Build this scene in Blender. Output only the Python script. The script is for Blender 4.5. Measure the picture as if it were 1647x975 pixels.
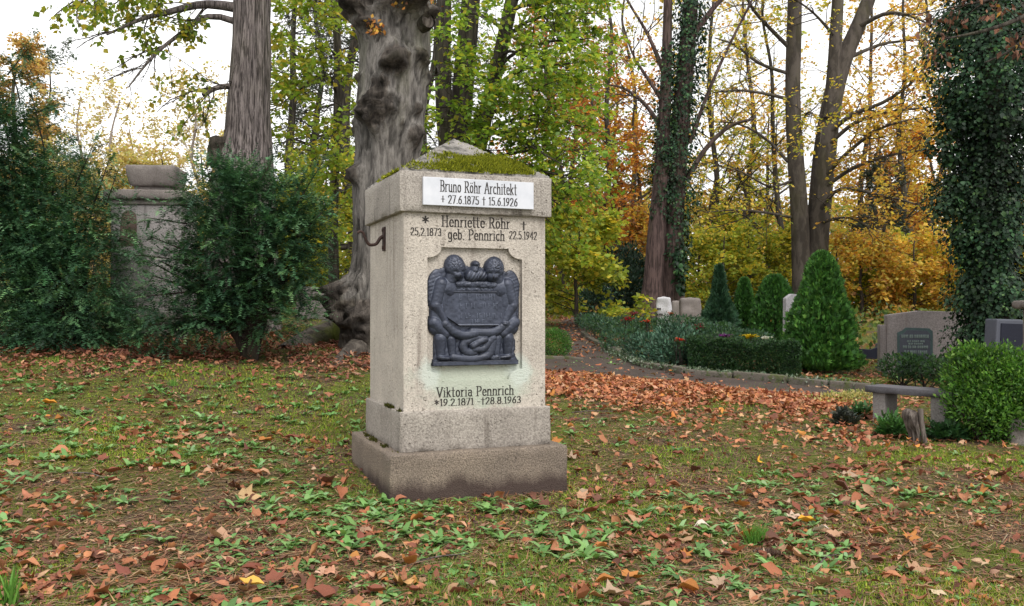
import bpy, bmesh, math, random
import numpy as np
from mathutils import Vector, Matrix

# ------------------------------------------------------------------ camera, sky, sun, exposure
scene = bpy.context.scene
for o in list(bpy.data.objects):
    bpy.data.objects.remove(o)
COL = scene.collection
R = math.radians
EYE = 1.3
cam = bpy.data.cameras.new('camera')
cam.lens = 31.65; cam.sensor_width = 36.0; cam.clip_start = 0.05; cam.clip_end = 1000
camo = bpy.data.objects.new('camera', cam); COL.objects.link(camo)
camo.location = (0, 0, EYE); camo.rotation_euler = (R(90.49), 0, 0)
scene.camera = camo

SUN_ELEV, SUN_AZ = 52.0, 155.0          # azimuth clockwise from +Y: light comes from behind the camera, on the right
world = bpy.data.worlds.new('World'); scene.world = world; world.use_nodes = True
nt = world.node_tree; nt.nodes.clear()
wo = nt.nodes.new('ShaderNodeOutputWorld'); bg = nt.nodes.new('ShaderNodeBackground')
sky = nt.nodes.new('ShaderNodeTexSky'); sky.sky_type = 'NISHITA'; sky.sun_disc = False
sky.sun_elevation = R(SUN_ELEV); sky.sun_rotation = R(SUN_AZ); sky.dust_density = 4.0; sky.air_density = 1.0
hs = nt.nodes.new('ShaderNodeHueSaturation'); hs.inputs['Saturation'].default_value = 0.10
tc = nt.nodes.new('ShaderNodeTexCoord'); nz = nt.nodes.new('ShaderNodeTexNoise')
nz.inputs['Scale'].default_value = 3.0; nz.inputs['Detail'].default_value = 5
rp = nt.nodes.new('ShaderNodeMapRange'); rp.inputs['From Min'].default_value = .3; rp.inputs['From Max'].default_value = .7
rp.inputs['To Min'].default_value = 6.5; rp.inputs['To Max'].default_value = 12.0
mx = nt.nodes.new('ShaderNodeMix'); mx.data_type = 'RGBA'; mx.inputs['Factor'].default_value = .8
cmb = nt.nodes.new('ShaderNodeCombineColor')
nt.links.new(tc.outputs['Generated'], nz.inputs['Vector']); nt.links.new(nz.outputs['Fac'], rp.inputs['Value'])
for k in ('Red', 'Green', 'Blue'):
    nt.links.new(rp.outputs['Result'], cmb.inputs[k])
nt.links.new(sky.outputs['Color'], hs.inputs['Color'])
nt.links.new(hs.outputs['Color'], mx.inputs['A']); nt.links.new(cmb.outputs['Color'], mx.inputs['B'])
nt.links.new(mx.outputs['Result'], bg.inputs['Color']); bg.inputs['Strength'].default_value = 0.10
nt.links.new(bg.outputs['Background'], wo.inputs['Surface'])

sl = bpy.data.lights.new('sun', 'SUN'); sl.energy = 1.5; sl.angle = R(30); sl.color = (1.0, .96, .9)
so = bpy.data.objects.new('sun', sl); COL.objects.link(so)
_az, _el = R(SUN_AZ), R(SUN_ELEV)
so.rotation_euler = (-Vector((math.sin(_az)*math.cos(_el), math.cos(_az)*math.cos(_el), math.sin(_el)))).to_track_quat('-Z', 'Y').to_euler()

scene.view_settings.view_transform = 'Standard'; scene.view_settings.look = 'None'
scene.view_settings.exposure = 0.85; scene.view_settings.gamma = 1.0
cy = scene.cycles
cy.max_bounces = 6; cy.diffuse_bounces = 3; cy.glossy_bounces = 2; cy.transmission_bounces = 4; cy.transparent_max_bounces = 4
cy.use_denoising = True; cy.caustics_reflective = False; cy.caustics_refractive = False

# ------------------------------------------------------------------ helpers: noise, terrain, mesh
rng = np.random.default_rng(7)

def vn(P, seed=0):
    P = np.asarray(P, float); i = np.floor(P).astype(np.int64); f = P - i; f = f*f*(3-2*f)
    def h(a, b, c):
        n = (a*374761393 + b*668265263 + c*1274126177 + seed*974634391) & 0xffffffff
        n = ((n ^ (n >> 13))*1274126177) & 0xffffffff
        n = ((n ^ (n >> 16))*2246822519) & 0xffffffff
        return (n ^ (n >> 15))/4294967295.0
    x, y, z = i[..., 0], i[..., 1], i[..., 2]; u, v, w = f[..., 0], f[..., 1], f[..., 2]
    c00 = h(x, y, z)*(1-u)+h(x+1, y, z)*u; c10 = h(x, y+1, z)*(1-u)+h(x+1, y+1, z)*u
    c01 = h(x, y, z+1)*(1-u)+h(x+1, y, z+1)*u; c11 = h(x, y+1, z+1)*(1-u)+h(x+1, y+1, z+1)*u
    return (c00*(1-v)+c10*v)*(1-w)+(c01*(1-v)+c11*v)*w

def fbm(P, octv=4, seed=0):
    P = np.asarray(P, float); s = 0; a = .5; t = 0
    for k in range(octv):
        s = s + a*vn(P, seed+k); t += a; a *= .5; P = P*2.03+11.7
    return s/t

def sst(x, a, b):
    t = np.clip((x-a)/(b-a), 0, 1); return t*t*(3-2*t)

def xyz(x, y, z=0.0):
    x, y, z = np.broadcast_arrays(np.asarray(x, float), np.asarray(y, float), np.asarray(z, float))
    return np.stack([x, y, z], -1)

def g0(x, y):
    """the lie of the land: rising gently to the back and to the left"""
    x = np.asarray(x, float); y = np.asarray(y, float)
    ye = np.where(y > 25, 25+8*(1-np.exp(-np.maximum(y-25, 0)/8)), np.maximum(y, -10))
    return -.367-.0386*9*np.tanh(x/9)+.055*ye+.3*sst(y, 8, 13)*sst(-x, -1, 3)

def g(x, y):
    x = np.asarray(x, float); y = np.asarray(y, float)
    d = (fbm(xyz(x*.9, y*.9), 2, 3)-.5)*.045+(vn(xyz(x*5, y*5), 9)-.5)*.020
    near = np.exp(-(((x+.45)/1.1)**2+((y-6.95)/1.1)**2)**2)
    return g0(x, y)+d*(1-.7*near)

def at(px, py, Y):
    return np.array(((px-823.5)/1448*Y, Y, EYE-(py-500)/1448*Y))

def xg(px, Y):
    """a ground point at depth Y"""
    x = (px-823.5)/1448*Y
    return np.array((x, Y, float(g(x, Y))))

def hit(px, py):
    a, b = 2.0, 80.0
    for _ in range(40):
        m = (a+b)/2; p = at(px, py, m)
        if p[2] > float(g0(p[0], p[1])): a = m
        else: b = m
    p = at(px, py, a); p[2] = float(g(p[0], p[1])); return p

def nrm(v):
    return v/np.maximum(np.linalg.norm(v, axis=-1, keepdims=True), 1e-9)

def mk(name, V, F, mat, parent=None, C=None, smooth=False, loc=None):
    V = np.asarray(V, np.float32).reshape(-1, 3)
    if parent is not None and loc is None and parent.get('_w'):
        V = V-np.array(parent.location, np.float32)
    if loc is not None: V = V-np.asarray(loc, np.float32)
    Fs = F if isinstance(F, list) else [F]
    Fs = [np.asarray(f, np.int32) for f in Fs if len(f)]
    me = bpy.data.meshes.new(name)
    me.vertices.add(len(V)); me.vertices.foreach_set('co', V.ravel())
    li = np.concatenate([f.ravel() for f in Fs]); cnt = np.concatenate([np.full(len(f), f.shape[1]) for f in Fs])
    me.loops.add(len(li)); me.loops.foreach_set('vertex_index', li.astype(np.int32))
    me.polygons.add(len(cnt)); me.polygons.foreach_set('loop_start', (np.cumsum(cnt)-cnt).astype(np.int32))
    me.update(calc_edges=True)
    if smooth: me.polygons.foreach_set('use_smooth', np.ones(len(cnt), bool))
    if C is not None:
        C = np.asarray(C, np.float32); C = np.concatenate([C[:, :3], np.ones((len(C), 1), np.float32)], 1)
        at_ = me.color_attributes.new('Col', 'FLOAT_COLOR', 'POINT'); at_.data.foreach_set('color', C.ravel())
    if mat: me.materials.append(mat)
    o = bpy.data.objects.new(name, me); COL.objects.link(o)
    if parent is not None: o.parent = parent
    if loc is not None: o.location = loc
    return o

def tag(o, label=None, cat=None, group=None, kind=None):
    if label: o['label'] = label
    if cat: o['category'] = cat
    if group: o['group'] = group
    if kind: o['kind'] = kind
    return o

def thing(name, label, cat, loc, rz=0.0, group=None, world_parts=True):
    o = bpy.data.objects.new(name, None); COL.objects.link(o)
    o.location = [float(v) for v in loc]; o.rotation_euler = (0, 0, rz); o.empty_display_size = .1
    tag(o, label, cat, group)
    if world_parts: o['_w'] = 1
    return o

class Geo:
    def __init__(s): s.V = []; s.F = {}; s.C = []; s.n = 0
    def add(s, V, F, C=None):
        V = np.asarray(V, float).reshape(-1, 3); F = np.asarray(F, int)
        s.V.append(V); s.F.setdefault(F.shape[1], []).append(F+s.n); s.n += len(V)
        if C is None: C = (.5, .5, .5)
        C = np.asarray(C, float); s.C.append(np.broadcast_to(C, (len(V), 3)) if C.ndim == 1 else C)
        return s
    def out(s, name, mat, parent=None, smooth=False, loc=None):
        return mk(name, np.concatenate(s.V), [np.concatenate(f) for f in s.F.values()], mat, parent, np.concatenate(s.C), smooth, loc)

# ------------------------------------------------------------------ materials
def newmat(name):
    m = bpy.data.materials.new(name); m.use_nodes = True; t = m.node_tree; t.nodes.clear()
    out = t.nodes.new('ShaderNodeOutputMaterial'); return m, t, out

def nd(t, kind, props=None, **inp):
    n = t.nodes.new('ShaderNode'+kind)
    for k, v in (props or {}).items(): setattr(n, k, v)
    for k, v in inp.items():
        s = n.inputs[int(k[1:])] if k[0] == '_' and k[1:].isdigit() else n.inputs[k.replace('_', ' ')]
        if hasattr(v, 'is_linked') or isinstance(v, bpy.types.NodeSocket): t.links.new(v, s)
        elif isinstance(v, (tuple, list)) and len(v) == 3 and s.type == 'RGBA': s.default_value = (*v, 1)
        else: s.default_value = v
    return n

def mixc(t, fac, a, b, blend='MIX'):
    n = t.nodes.new('ShaderNodeMix'); n.data_type = 'RGBA'; n.blend_type = blend
    for key, v in (('Factor', fac), ('A', a), ('B', b)):
        s = [i for i in n.inputs if i.name == key and (i.type == 'RGBA' or key == 'Factor' and i.type == 'VALUE')][0]
        if isinstance(v, bpy.types.NodeSocket): t.links.new(v, s)
        elif isinstance(v, (tuple, list)): s.default_value = (*v, 1)
        else: s.default_value = v
    return [o for o in n.outputs if o.type == 'RGBA'][0]

def ramp(t, val, a, b, lo=0.0, hi=1.0):
    n = nd(t, 'MapRange', {'clamp': True}, Value=val)
    n.inputs['From Min'].default_value = a; n.inputs['From Max'].default_value = b
    n.inputs['To Min'].default_value = lo; n.inputs['To Max'].default_value = hi
    return n.outputs['Result']

def mapped(t, scale=(1, 1, 1), coord='Object'):
    c = nd(t, 'TexCoord'); m = nd(t, 'Mapping', Vector=c.outputs[coord]); m.inputs['Scale'].default_value = scale
    return m.outputs['Vector']

def noise(t, vec, scale, detail=4, rough=.6, dist=0.0):
    return nd(t, 'TexNoise', Vector=vec, Scale=scale, Detail=detail, Roughness=rough, Distortion=dist).outputs['Fac']

def mat_stone(name, c1, c2, pit=(.12, .1, .08), pits=.55, streak=.35, streakc=(.16, .13, .11), grain=60, grainf=.42, rough=.88, bump=.35, pitscale=62, patch=None, damp=None, lichen=None):
    m, t, out = newmat(name); o = mapped(t)
    col = mixc(t, ramp(t, noise(t, o, 2.2, 5), .35, .65), c1, c2)
    fine = noise(t, o, grain, 3, .7)
    col = mixc(t, ramp(t, fine, .36, .60), mixc(t, grainf, col, (.05, .04, .035)), col)
    st = noise(t, mapped(t, (13, 13, .8)), 1.0, 4, .65)
    st2 = noise(t, o, 1.7, 3)
    sfac = nd(t, 'Math', {'operation': 'MULTIPLY'}, _0=ramp(t, st, .52, .72, 0, streak), _1=ramp(t, st2, .35, .6)).outputs[0]
    col = mixc(t, sfac, col, streakc)
    pn = noise(t, o, pitscale, 2, .5, .6); pm = noise(t, o, 3.1, 2)
    pf = nd(t, 'Math', {'operation': 'MULTIPLY'}, _0=ramp(t, pn, .64, .70, 0, pits), _1=ramp(t, pm, .42, .62)).outputs[0]
    col = mixc(t, pf, col, pit)
    if lichen:
        ln = noise(t, o, 7, 5, .7)
        col = mixc(t, ramp(t, ln, .52, .6, 0, lichen[1]), col, lichen[0])
    if patch:       # a stain with its own place: (centre, radii, colour, strength)
        for (cen, rad, pc, ps) in patch:
            c = nd(t, 'TexCoord').outputs['Object']
            mp = nd(t, 'Mapping', Vector=c); mp.inputs['Location'].default_value = tuple(-cen[i]/rad[i] for i in range(3)); mp.inputs['Scale'].default_value = tuple(1/r for r in rad)
            ln = nd(t, 'VectorMath', {'operation': 'LENGTH'}, _0=mp.outputs['Vector']).outputs['Value']
            wob = nd(t, 'Math', {'operation': 'ADD'}, _0=ln, _1=ramp(t, noise(t, o, 6, 4), .2, .8, -.45, .45)).outputs[0]
            col = mixc(t, ramp(t, wob, 1.05, .6, 0, ps), col, pc)
    if damp:
        sx = nd(t, 'SeparateXYZ', Vector=nd(t, 'TexCoord').outputs['Object'])
        hz = nd(t, 'Math', {'operation': 'ADD'}, _0=sx.outputs['Z'], _1=ramp(t, noise(t, mapped(t, (1.6, 1.6, .3)), 1.0, 6, .7), .3, .7, -.08, .08)).outputs[0]
        col = mixc(t, ramp(t, hz, damp[0]+.05, damp[0]-.04, 0, damp[2]), col, damp[1])
    hgt = nd(t, 'Math', {'operation': 'SUBTRACT'}, _0=fine, _1=pf).outputs[0]
    b = nd(t, 'Bump', Height=hgt, Strength=bump, Distance=.008)
    p = nd(t, 'BsdfPrincipled', Base_Color=col, Roughness=rough, Normal=b.outputs['Normal']); p.inputs['Specular IOR Level'].default_value = .25
    t.links.new(p.outputs[0], out.inputs['Surface']); return m

def mat_leaf(name, rough=.5, trans=.35, spec=.35, var=.25):
    m, t, out = newmat(name)
    a = nd(t, 'Attribute', {'attribute_name': 'Col'}).outputs['Color']
    n = noise(t, mapped(t), 23, 2)
    col = mixc(t, ramp(t, n, .3, .7, 0, var), a, mixc(t, .6, a, (.02, .015, .008)))
    p = nd(t, 'BsdfPrincipled', Base_Color=col, Roughness=rough); p.inputs['Specular IOR Level'].default_value = spec
    tr = nd(t, 'BsdfTranslucent', Color=mixc(t, 1.0, col, (1.25, 1.2, .75), 'MULTIPLY'))
    ms = nd(t, 'MixShader', _0=trans, _1=p.outputs[0], _2=tr.outputs[0])
    t.links.new(ms.outputs[0], out.inputs['Surface']); return m

def mat_bark(name, c1, c2, moss=(.1, .11, .03), mossf=.3, sc=(9, 9, 1.6), bump=.8, use_col=False, lo=.43, hi=.57):
    m, t, out = newmat(name); o = mapped(t, sc)
    n1 = noise(t, o, 1.6, 6, .65, .4)
    col = mixc(t, ramp(t, n1, lo, hi), c1, c2)
    big = noise(t, mapped(t, (1.3, 1.3, .5)), 1.0, 4)
    col = mixc(t, ramp(t, big, .5, .68, 0, mossf), col, moss)
    fine = noise(t, mapped(t), 45, 3)
    col = mixc(t, ramp(t, fine, .3, .7, 0, .35), col, mixc(t, .5, col, (.02, .017, .014)))
    if use_col:
        a = nd(t, 'Attribute', {'attribute_name': 'Col'}).outputs['Color']
        col = mixc(t, 1.0, col, a, 'MULTIPLY')
    b = nd(t, 'Bump', Height=n1, Strength=bump, Distance=.03)
    p = nd(t, 'BsdfPrincipled', Base_Color=col, Roughness=.92, Normal=b.outputs['Normal']); p.inputs['Specular IOR Level'].default_value = .15
    t.links.new(p.outputs[0], out.inputs['Surface']); return m

def mat_plain(name, c, rough=.6, metal=0.0, spec=.4, var=.3, nscale=12, c2=None, bump=.15):
    m, t, out = newmat(name); o = mapped(t); n = noise(t, o, nscale, 5, .65)
    col = mixc(t, ramp(t, n, .3, .7, 0, var), c, c2 or tuple(v*.35 for v in c))
    b = nd(t, 'Bump', Height=n, Strength=bump, Distance=.01)
    p = nd(t, 'BsdfPrincipled', Base_Color=col, Roughness=rough, Metallic=metal, Normal=b.outputs['Normal']); p.inputs['Specular IOR Level'].default_value = spec
    t.links.new(p.outputs[0], out.inputs['Surface']); return m

MAT = {}
MAT['leaf'] = mat_leaf('leaf', .5, .5)
MAT['autumn'] = mat_leaf('autumn_leaf', .6, .5, .25)
MAT['needle'] = mat_leaf('needle', .55, .15, .3)
MAT['ivy'] = mat_leaf('ivy_leaf', .5, .12, .22)
MAT['dead'] = mat_leaf('dead_leaf', .7, .12, .25, .45)
MAT['weed'] = mat_leaf('weed_leaf', .5, .25, .35)
MAT['moss'] = mat_leaf('moss_tuft', .9, .2, .1)
MAT['stone'] = mat_stone('shell_limestone', (.565, .51, .445), (.445, .40, .35), pits=.9, streak=.7, bump=.9, grain=85, grainf=.36,
    patch=[((0.0, -.54, .78), (.50, .25, .20), (.40, .45, .37), .75), ((-.36, -.54, .85), (.10, .2, .14), (.50, .54, .49), .8), ((.33, -.54, .86), (.10, .2, .14), (.50, .54, .49), .8)])
MAT['plinth'] = mat_stone('weathered_limestone', (.42, .38, .335), (.315, .282, .25), grain=80, grainf=.5, pits=.85, streak=.85, streakc=(.10, .082, .068), bump=1.0)
MAT['base'] = mat_stone('exposed_aggregate', (.33, .265, .205), (.24, .195, .155), pits=.5, streak=.5, grain=95, grainf=.78, bump=1.5, pitscale=60, damp=(.10, (.052, .034, .030), .9))
MAT['cap'] = mat_stone('cap_limestone', (.44, .40, .355), (.31, .28, .25), grain=80, grainf=.5, pits=.9, streak=.8, streakc=(.11, .093, .08), bump=1.0)
MAT['roof'] = mat_stone('lichened_stone', (.36, .335, .31), (.17, .16, .145), pits=.9, streak=.2, bump=1.2, pitscale=30, lichen=((.05, .048, .043), .85))
MAT['marble'] = mat_plain('white_marble', (.60, .61, .65), .35, var=.7, nscale=6, c2=(.42, .44, .49), bump=.02)
MAT['bronze'] = mat_plain('patinated_bronze', (.032, .038, .058), .40, .3, .5, .6, 9, (.065, .075, .11), .3)
def mat_bronze():
    m, t, out = newmat('patinated_bronze'); o = mapped(t); n = noise(t, o, 11, 5, .7); gm = nd(t, 'NewGeometry')
    col = mixc(t, ramp(t, n, .35, .7, 0, .8), (.026, .031, .050), (.060, .070, .105))
    col = mixc(t, ramp(t, gm.outputs['Pointiness'], .505, .56, 0, .7), col, (.13, .15, .20))  # raised edges paler: wear, with highlights painted into the colour
    col = mixc(t, ramp(t, gm.outputs['Pointiness'], .495, .45, 0, .8), col, (.010, .011, .017))  # creases painted darker, shade put into the bronze colour
    b = nd(t, 'Bump', Height=noise(t, o, 70, 3), Strength=.25, Distance=.006)
    p = nd(t, 'BsdfPrincipled', Base_Color=col, Roughness=ramp(t, n, .3, .7, .34, .55), Metallic=.25, Normal=b.outputs['Normal'])
    t.links.new(p.outputs[0], out.inputs['Surface']); return m
MAT['bronze'] = mat_bronze()
MAT['iron'] = mat_plain('rusty_iron', (.035, .025, .025), .7, .4, .3, .6, 30, (.09, .045, .03), .4)
MAT['ink'] = mat_plain('letter_paint', (.030, .027, .026), .8, 0, .2, .5, 30, (.09, .08, .07))
MAT['white_ink'] = mat_plain('white_letter_paint', (.6, .6, .62), .7, 0, .2, .3, 30)
MAT['old_stone'] = mat_stone('old_sandstone', (.24, .21, .195), (.165, .145, .135), pits=.7, streak=.8, streakc=(.09, .075, .065), bump=.6)
MAT['ped_stone'] = mat_stone('pale_old_sandstone', (.36, .335, .33), (.27, .25, .245), pits=.5, streak=.85, streakc=(.11, .10, .095), bump=.6)
MAT['scar'] = mat_stone('brown_bare_stone', (.15, .105, .085), (.11, .078, .065), pits=.4, streak=.4, bump=.6)
MAT['pink_stone'] = mat_stone('pinkish_sandstone', (.36, .315, .305), (.285, .25, .245), pits=.3, streak=.45, streakc=(.17, .12, .105), bump=.3)
MAT['grey_stone'] = mat_stone('grey_slab_stone', (.115, .112, .125), (.085, .082, .09), pits=.3, streak=.2, bump=.3)
MAT['concrete'] = mat_stone('bench_concrete', (.27, .25, .24), (.19, .175, .165), pits=.5, streak=.6, streakc=(.07, .065, .05), bump=.5)
MAT['white_stone'] = mat_stone('white_stone', (.66, .65, .68), (.55, .55, .58), pits=.2, streak=.2, bump=.5)
MAT['pale_stone'] = mat_stone('pale_granite', (.50, .48, .50), (.42, .40, .42), pits=.2, streak=.3, bump=.2)
MAT['black_granite'] = mat_plain('polished_black_granite', (.012, .013, .022), .5, 0, .12, .4, 60, (.04, .042, .06), .02)
MAT['granite_side'] = mat_plain('blue_grey_granite', (.075, .08, .105), .5, 0, .4, .5, 60, (.04, .042, .05), .1)
MAT['kerb'] = mat_stone('mossy_kerb_stone', (.15, .13, .11), (.10, .09, .07), pits=.5, streak=.3, bump=.8, lichen=((.07, .085, .025), .8))
MAT['wood'] = mat_bark('weathered_wood', (.055, .044, .038), (.16, .135, .118), mossf=.1, sc=(16, 16, 2))
MAT['bark_furrow'] = mat_bark('furrowed_bark', (.045, .037, .036), (.225, .192, .183), (.12, .12, .065), .25, (24, 24, 1.5), 1.0, True, .42, .56)
MAT['bark_burl'] = mat_bark('linden_bark', (.070, .063, .058), (.225, .207, .188), (.155, .16, .08), .5, (13, 13, 2.6), 1.0, True, .34, .66)
MAT['bark_root'] = mat_bark('mossy_root_bark', (.05, .042, .036), (.11, .095, .08), (.12, .145, .022), .95, (5, 5, 5), 1.0)
MAT['bark_dark'] = mat_bark('dark_bark', (.028, .024, .02), (.075, .064, .052), (.07, .075, .03), .35, (9, 9, 1.5))
MAT['bark_beech'] = mat_bark('beech_bark', (.05, .042, .035), (.095, .08, .068), (.075, .07, .032), .5, (3, 3, 1.0), .3)  # bark darkened, shade of a dense canopy put into the colour
MAT['bark_red'] = mat_bark('reddish_bark', (.04, .027, .025), (.105, .07, .065), (.07, .07, .03), .3, (10, 10, 1.2), .9)  # darker bark colour with the canopy's shade painted in
MAT['twig'] = mat_bark('twig_bark', (.035, .028, .024), (.075, .06, .05), mossf=.1)
MAT['twig_pale'] = mat_bark('pale_twig_bark', (.20, .165, .14), (.30, .255, .22), mossf=.1)
MAT['yew_wood'] = mat_bark('yew_wood', (.018, .013, .011), (.045, .033, .028), mossf=.2)

def mat_ground():
    m, t, out = newmat('woodland_soil'); o = mapped(t)
    a = noise(t, o, .9, 5, .6); b_ = noise(t, o, 6, 5, .7); c = noise(t, o, 40, 4, .7)
    soil = mixc(t, ramp(t, b_, .3, .7), (.055, .036, .026), (.115, .078, .052))
    soil = mixc(t, ramp(t, c, .45, .62, 0, .75), soil, (.17, .115, .075))
    moss = mixc(t, ramp(t, c, .3, .7), (.055, .075, .014), (.13, .15, .026))
    mf = nd(t, 'Math', {'operation': 'ADD'}, _0=a, _1=ramp(t, b_, .2, .8, -.16, .16)).outputs[0]
    col = mixc(t, ramp(t, mf, .40, .54, 0, .9), soil, moss)
    h = nd(t, 'Math', {'operation': 'ADD'}, _0=b_, _1=c).outputs[0]
    b = nd(t, 'Bump', Height=h, Strength=.9, Distance=.03)
    p = nd(t, 'BsdfPrincipled', Base_Color=col, Roughness=.95, Normal=b.outputs['Normal']); p.inputs['Specular IOR Level'].default_value = .1
    t.links.new(p.outputs[0], out.inputs['Surface']); return m
MAT['ground'] = mat_ground()
MAT['path'] = mat_stone('trodden_dirt', (.075, .055, .046), (.045, .034, .028), pits=.5, streak=0, grain=40, bump=1.0)

# ------------------------------------------------------------------ shape helpers
def grid_faces(nu, nv, wrap=False, base=0):
    i = np.arange(nv-1)[:, None]*nu; j = np.arange(nu if wrap else nu-1)[None, :]; k = (j+1) % nu
    return np.stack([i+j, i+k, i+nu+k, i+nu+j], -1).reshape(-1, 4)+base

def rough_block(lo, hi, rnd=.012, res=.05, amp=.004, nsc=9, seed=1, chips=.0, maxn=40):
    """a stone block with rounded, slightly uneven edges"""
    lo = np.array(lo, float); hi = np.array(hi, float); size = hi-lo
    rnd = min(rnd, size.min()*.45); G = Geo()
    for ax in range(3):
        a, b = (ax+1) % 3, (ax+2) % 3
        def ts(k):
            n = int(min(maxn, max(3, round(size[k]/res))))
            inner = np.linspace(rnd, size[k]-rnd, n); e = np.array([0, rnd*.35])
            return np.concatenate([e, inner, size[k]-e[::-1]])
        ua, ub = ts(a), ts(b)
        for side in (0, 1):
            A, B = np.meshgrid(ua, ub); P = np.zeros(A.shape+(3,)); P[..., a] = A; P[..., b] = B; P[..., ax] = side*size[ax]
            V = P.reshape(-1, 3); F = grid_faces(len(ua), len(ub))
            if not side: F = F[:, ::-1]
            G.add(V, F)
    V = np.concatenate(G.V); c = np.clip(V, rnd, size-rnd); d = V-c
    V = c+nrm(d)*rnd
    N = nrm(V-c)
    n = (fbm((V+lo)*nsc, 3, seed)-.5)*2*amp
    if chips:
        edge = (np.abs(nrm(d)).max(1) < .97)
        n = n-edge*np.maximum(vn((V+lo)*13, seed+5)-.55, 0)*chips
    V = V+N*n[:, None]+lo
    return V, np.concatenate(G.F[4])

def block(name, lo, hi, mat, parent, **k):
    V, F = rough_block(lo, hi, **k); return mk(name, V, F, mat, parent, smooth=True)

def extrude_poly(pts, y0, y1):
    """outline in x,z pushed from y0 to y1 (front is y0); returns V, list of faces"""
    n = len(pts); V = [(p[0], y0, p[1]) for p in pts]+[(p[0], y1, p[1]) for p in pts]
    return np.array(V, float), n

def poly_prism(name, pts, y0, y1, mat, parent, bevel=.0, smooth=False):
    bm = bmesh.new(); f = [bm.verts.new((p[0], y0, p[1])) for p in pts]; b = [bm.verts.new((p[0], y1, p[1])) for p in pts]
    bm.faces.new(f); bm.faces.new(b[::-1]); n = len(pts)
    for i in range(n): bm.faces.new((f[i], b[i], b[(i+1) % n], f[(i+1) % n]))
    bmesh.ops.recalc_face_normals(bm, faces=bm.faces[:])
    if bevel: bmesh.ops.bevel(bm, geom=[e for e in bm.edges], offset=bevel, segments=2, affect='EDGES', profile=.6)
    me = bpy.data.meshes.new(name); bm.to_mesh(me); bm.free(); me.materials.append(mat)
    o = bpy.data.objects.new(name, me); COL.objects.link(o); o.parent = parent; return o

def spline(P, n):
    P = np.asarray(P, float); d = np.r_[0, np.cumsum(np.maximum(np.linalg.norm(np.diff(P[:, :3], axis=0), axis=1), 1e-6))]
    t = np.linspace(0, d[-1], n); k = np.clip(np.searchsorted(d, t, 'right')-1, 0, len(P)-2)
    m = np.gradient(P, d, axis=0); h = (d[k+1]-d[k])[:, None]; s = ((t-d[k])[:, None])/h
    return (2*s**3-3*s**2+1)*P[k]+(s**3-2*s**2+s)*h*m[k]+(-2*s**3+3*s**2)*P[k+1]+(s**3-s**2)*h*m[k+1]

def tube_batch(P, Rd, sides=5):
    """P (B,n,3), Rd (B,n) -> quads"""
    B, n, _ = P.shape
    T = nrm(np.gradient(P, axis=1)); ref = np.where((np.abs(T[:, :1, 2:3]) > .9), np.array([[[1., 0, 0]]]), np.array([[[0, 0, 1.]]]))
    S = nrm(np.cross(T, np.broadcast_to(ref, T.shape))); U = np.cross(S, T)
    th = np.arange(sides)*2*np.pi/sides
    ring = S[:, :, None, :]*np.cos(th)[None, None, :, None]+U[:, :, None, :]*np.sin(th)[None, None, :, None]
    V = (P[:, :, None, :]+ring*Rd[:, :, None, None]).reshape(-1, 3)
    f = grid_faces(sides, n, True); F = (f[None]+(np.arange(B)*n*sides)[:, None, None]).reshape(-1, 4)
    return V, F

def tube(P, r, sides=8):
    P = np.asarray(P, float); r = np.broadcast_to(np.asarray(r, float), (len(P),))
    return tube_batch(P[None], r[None], sides)

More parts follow.
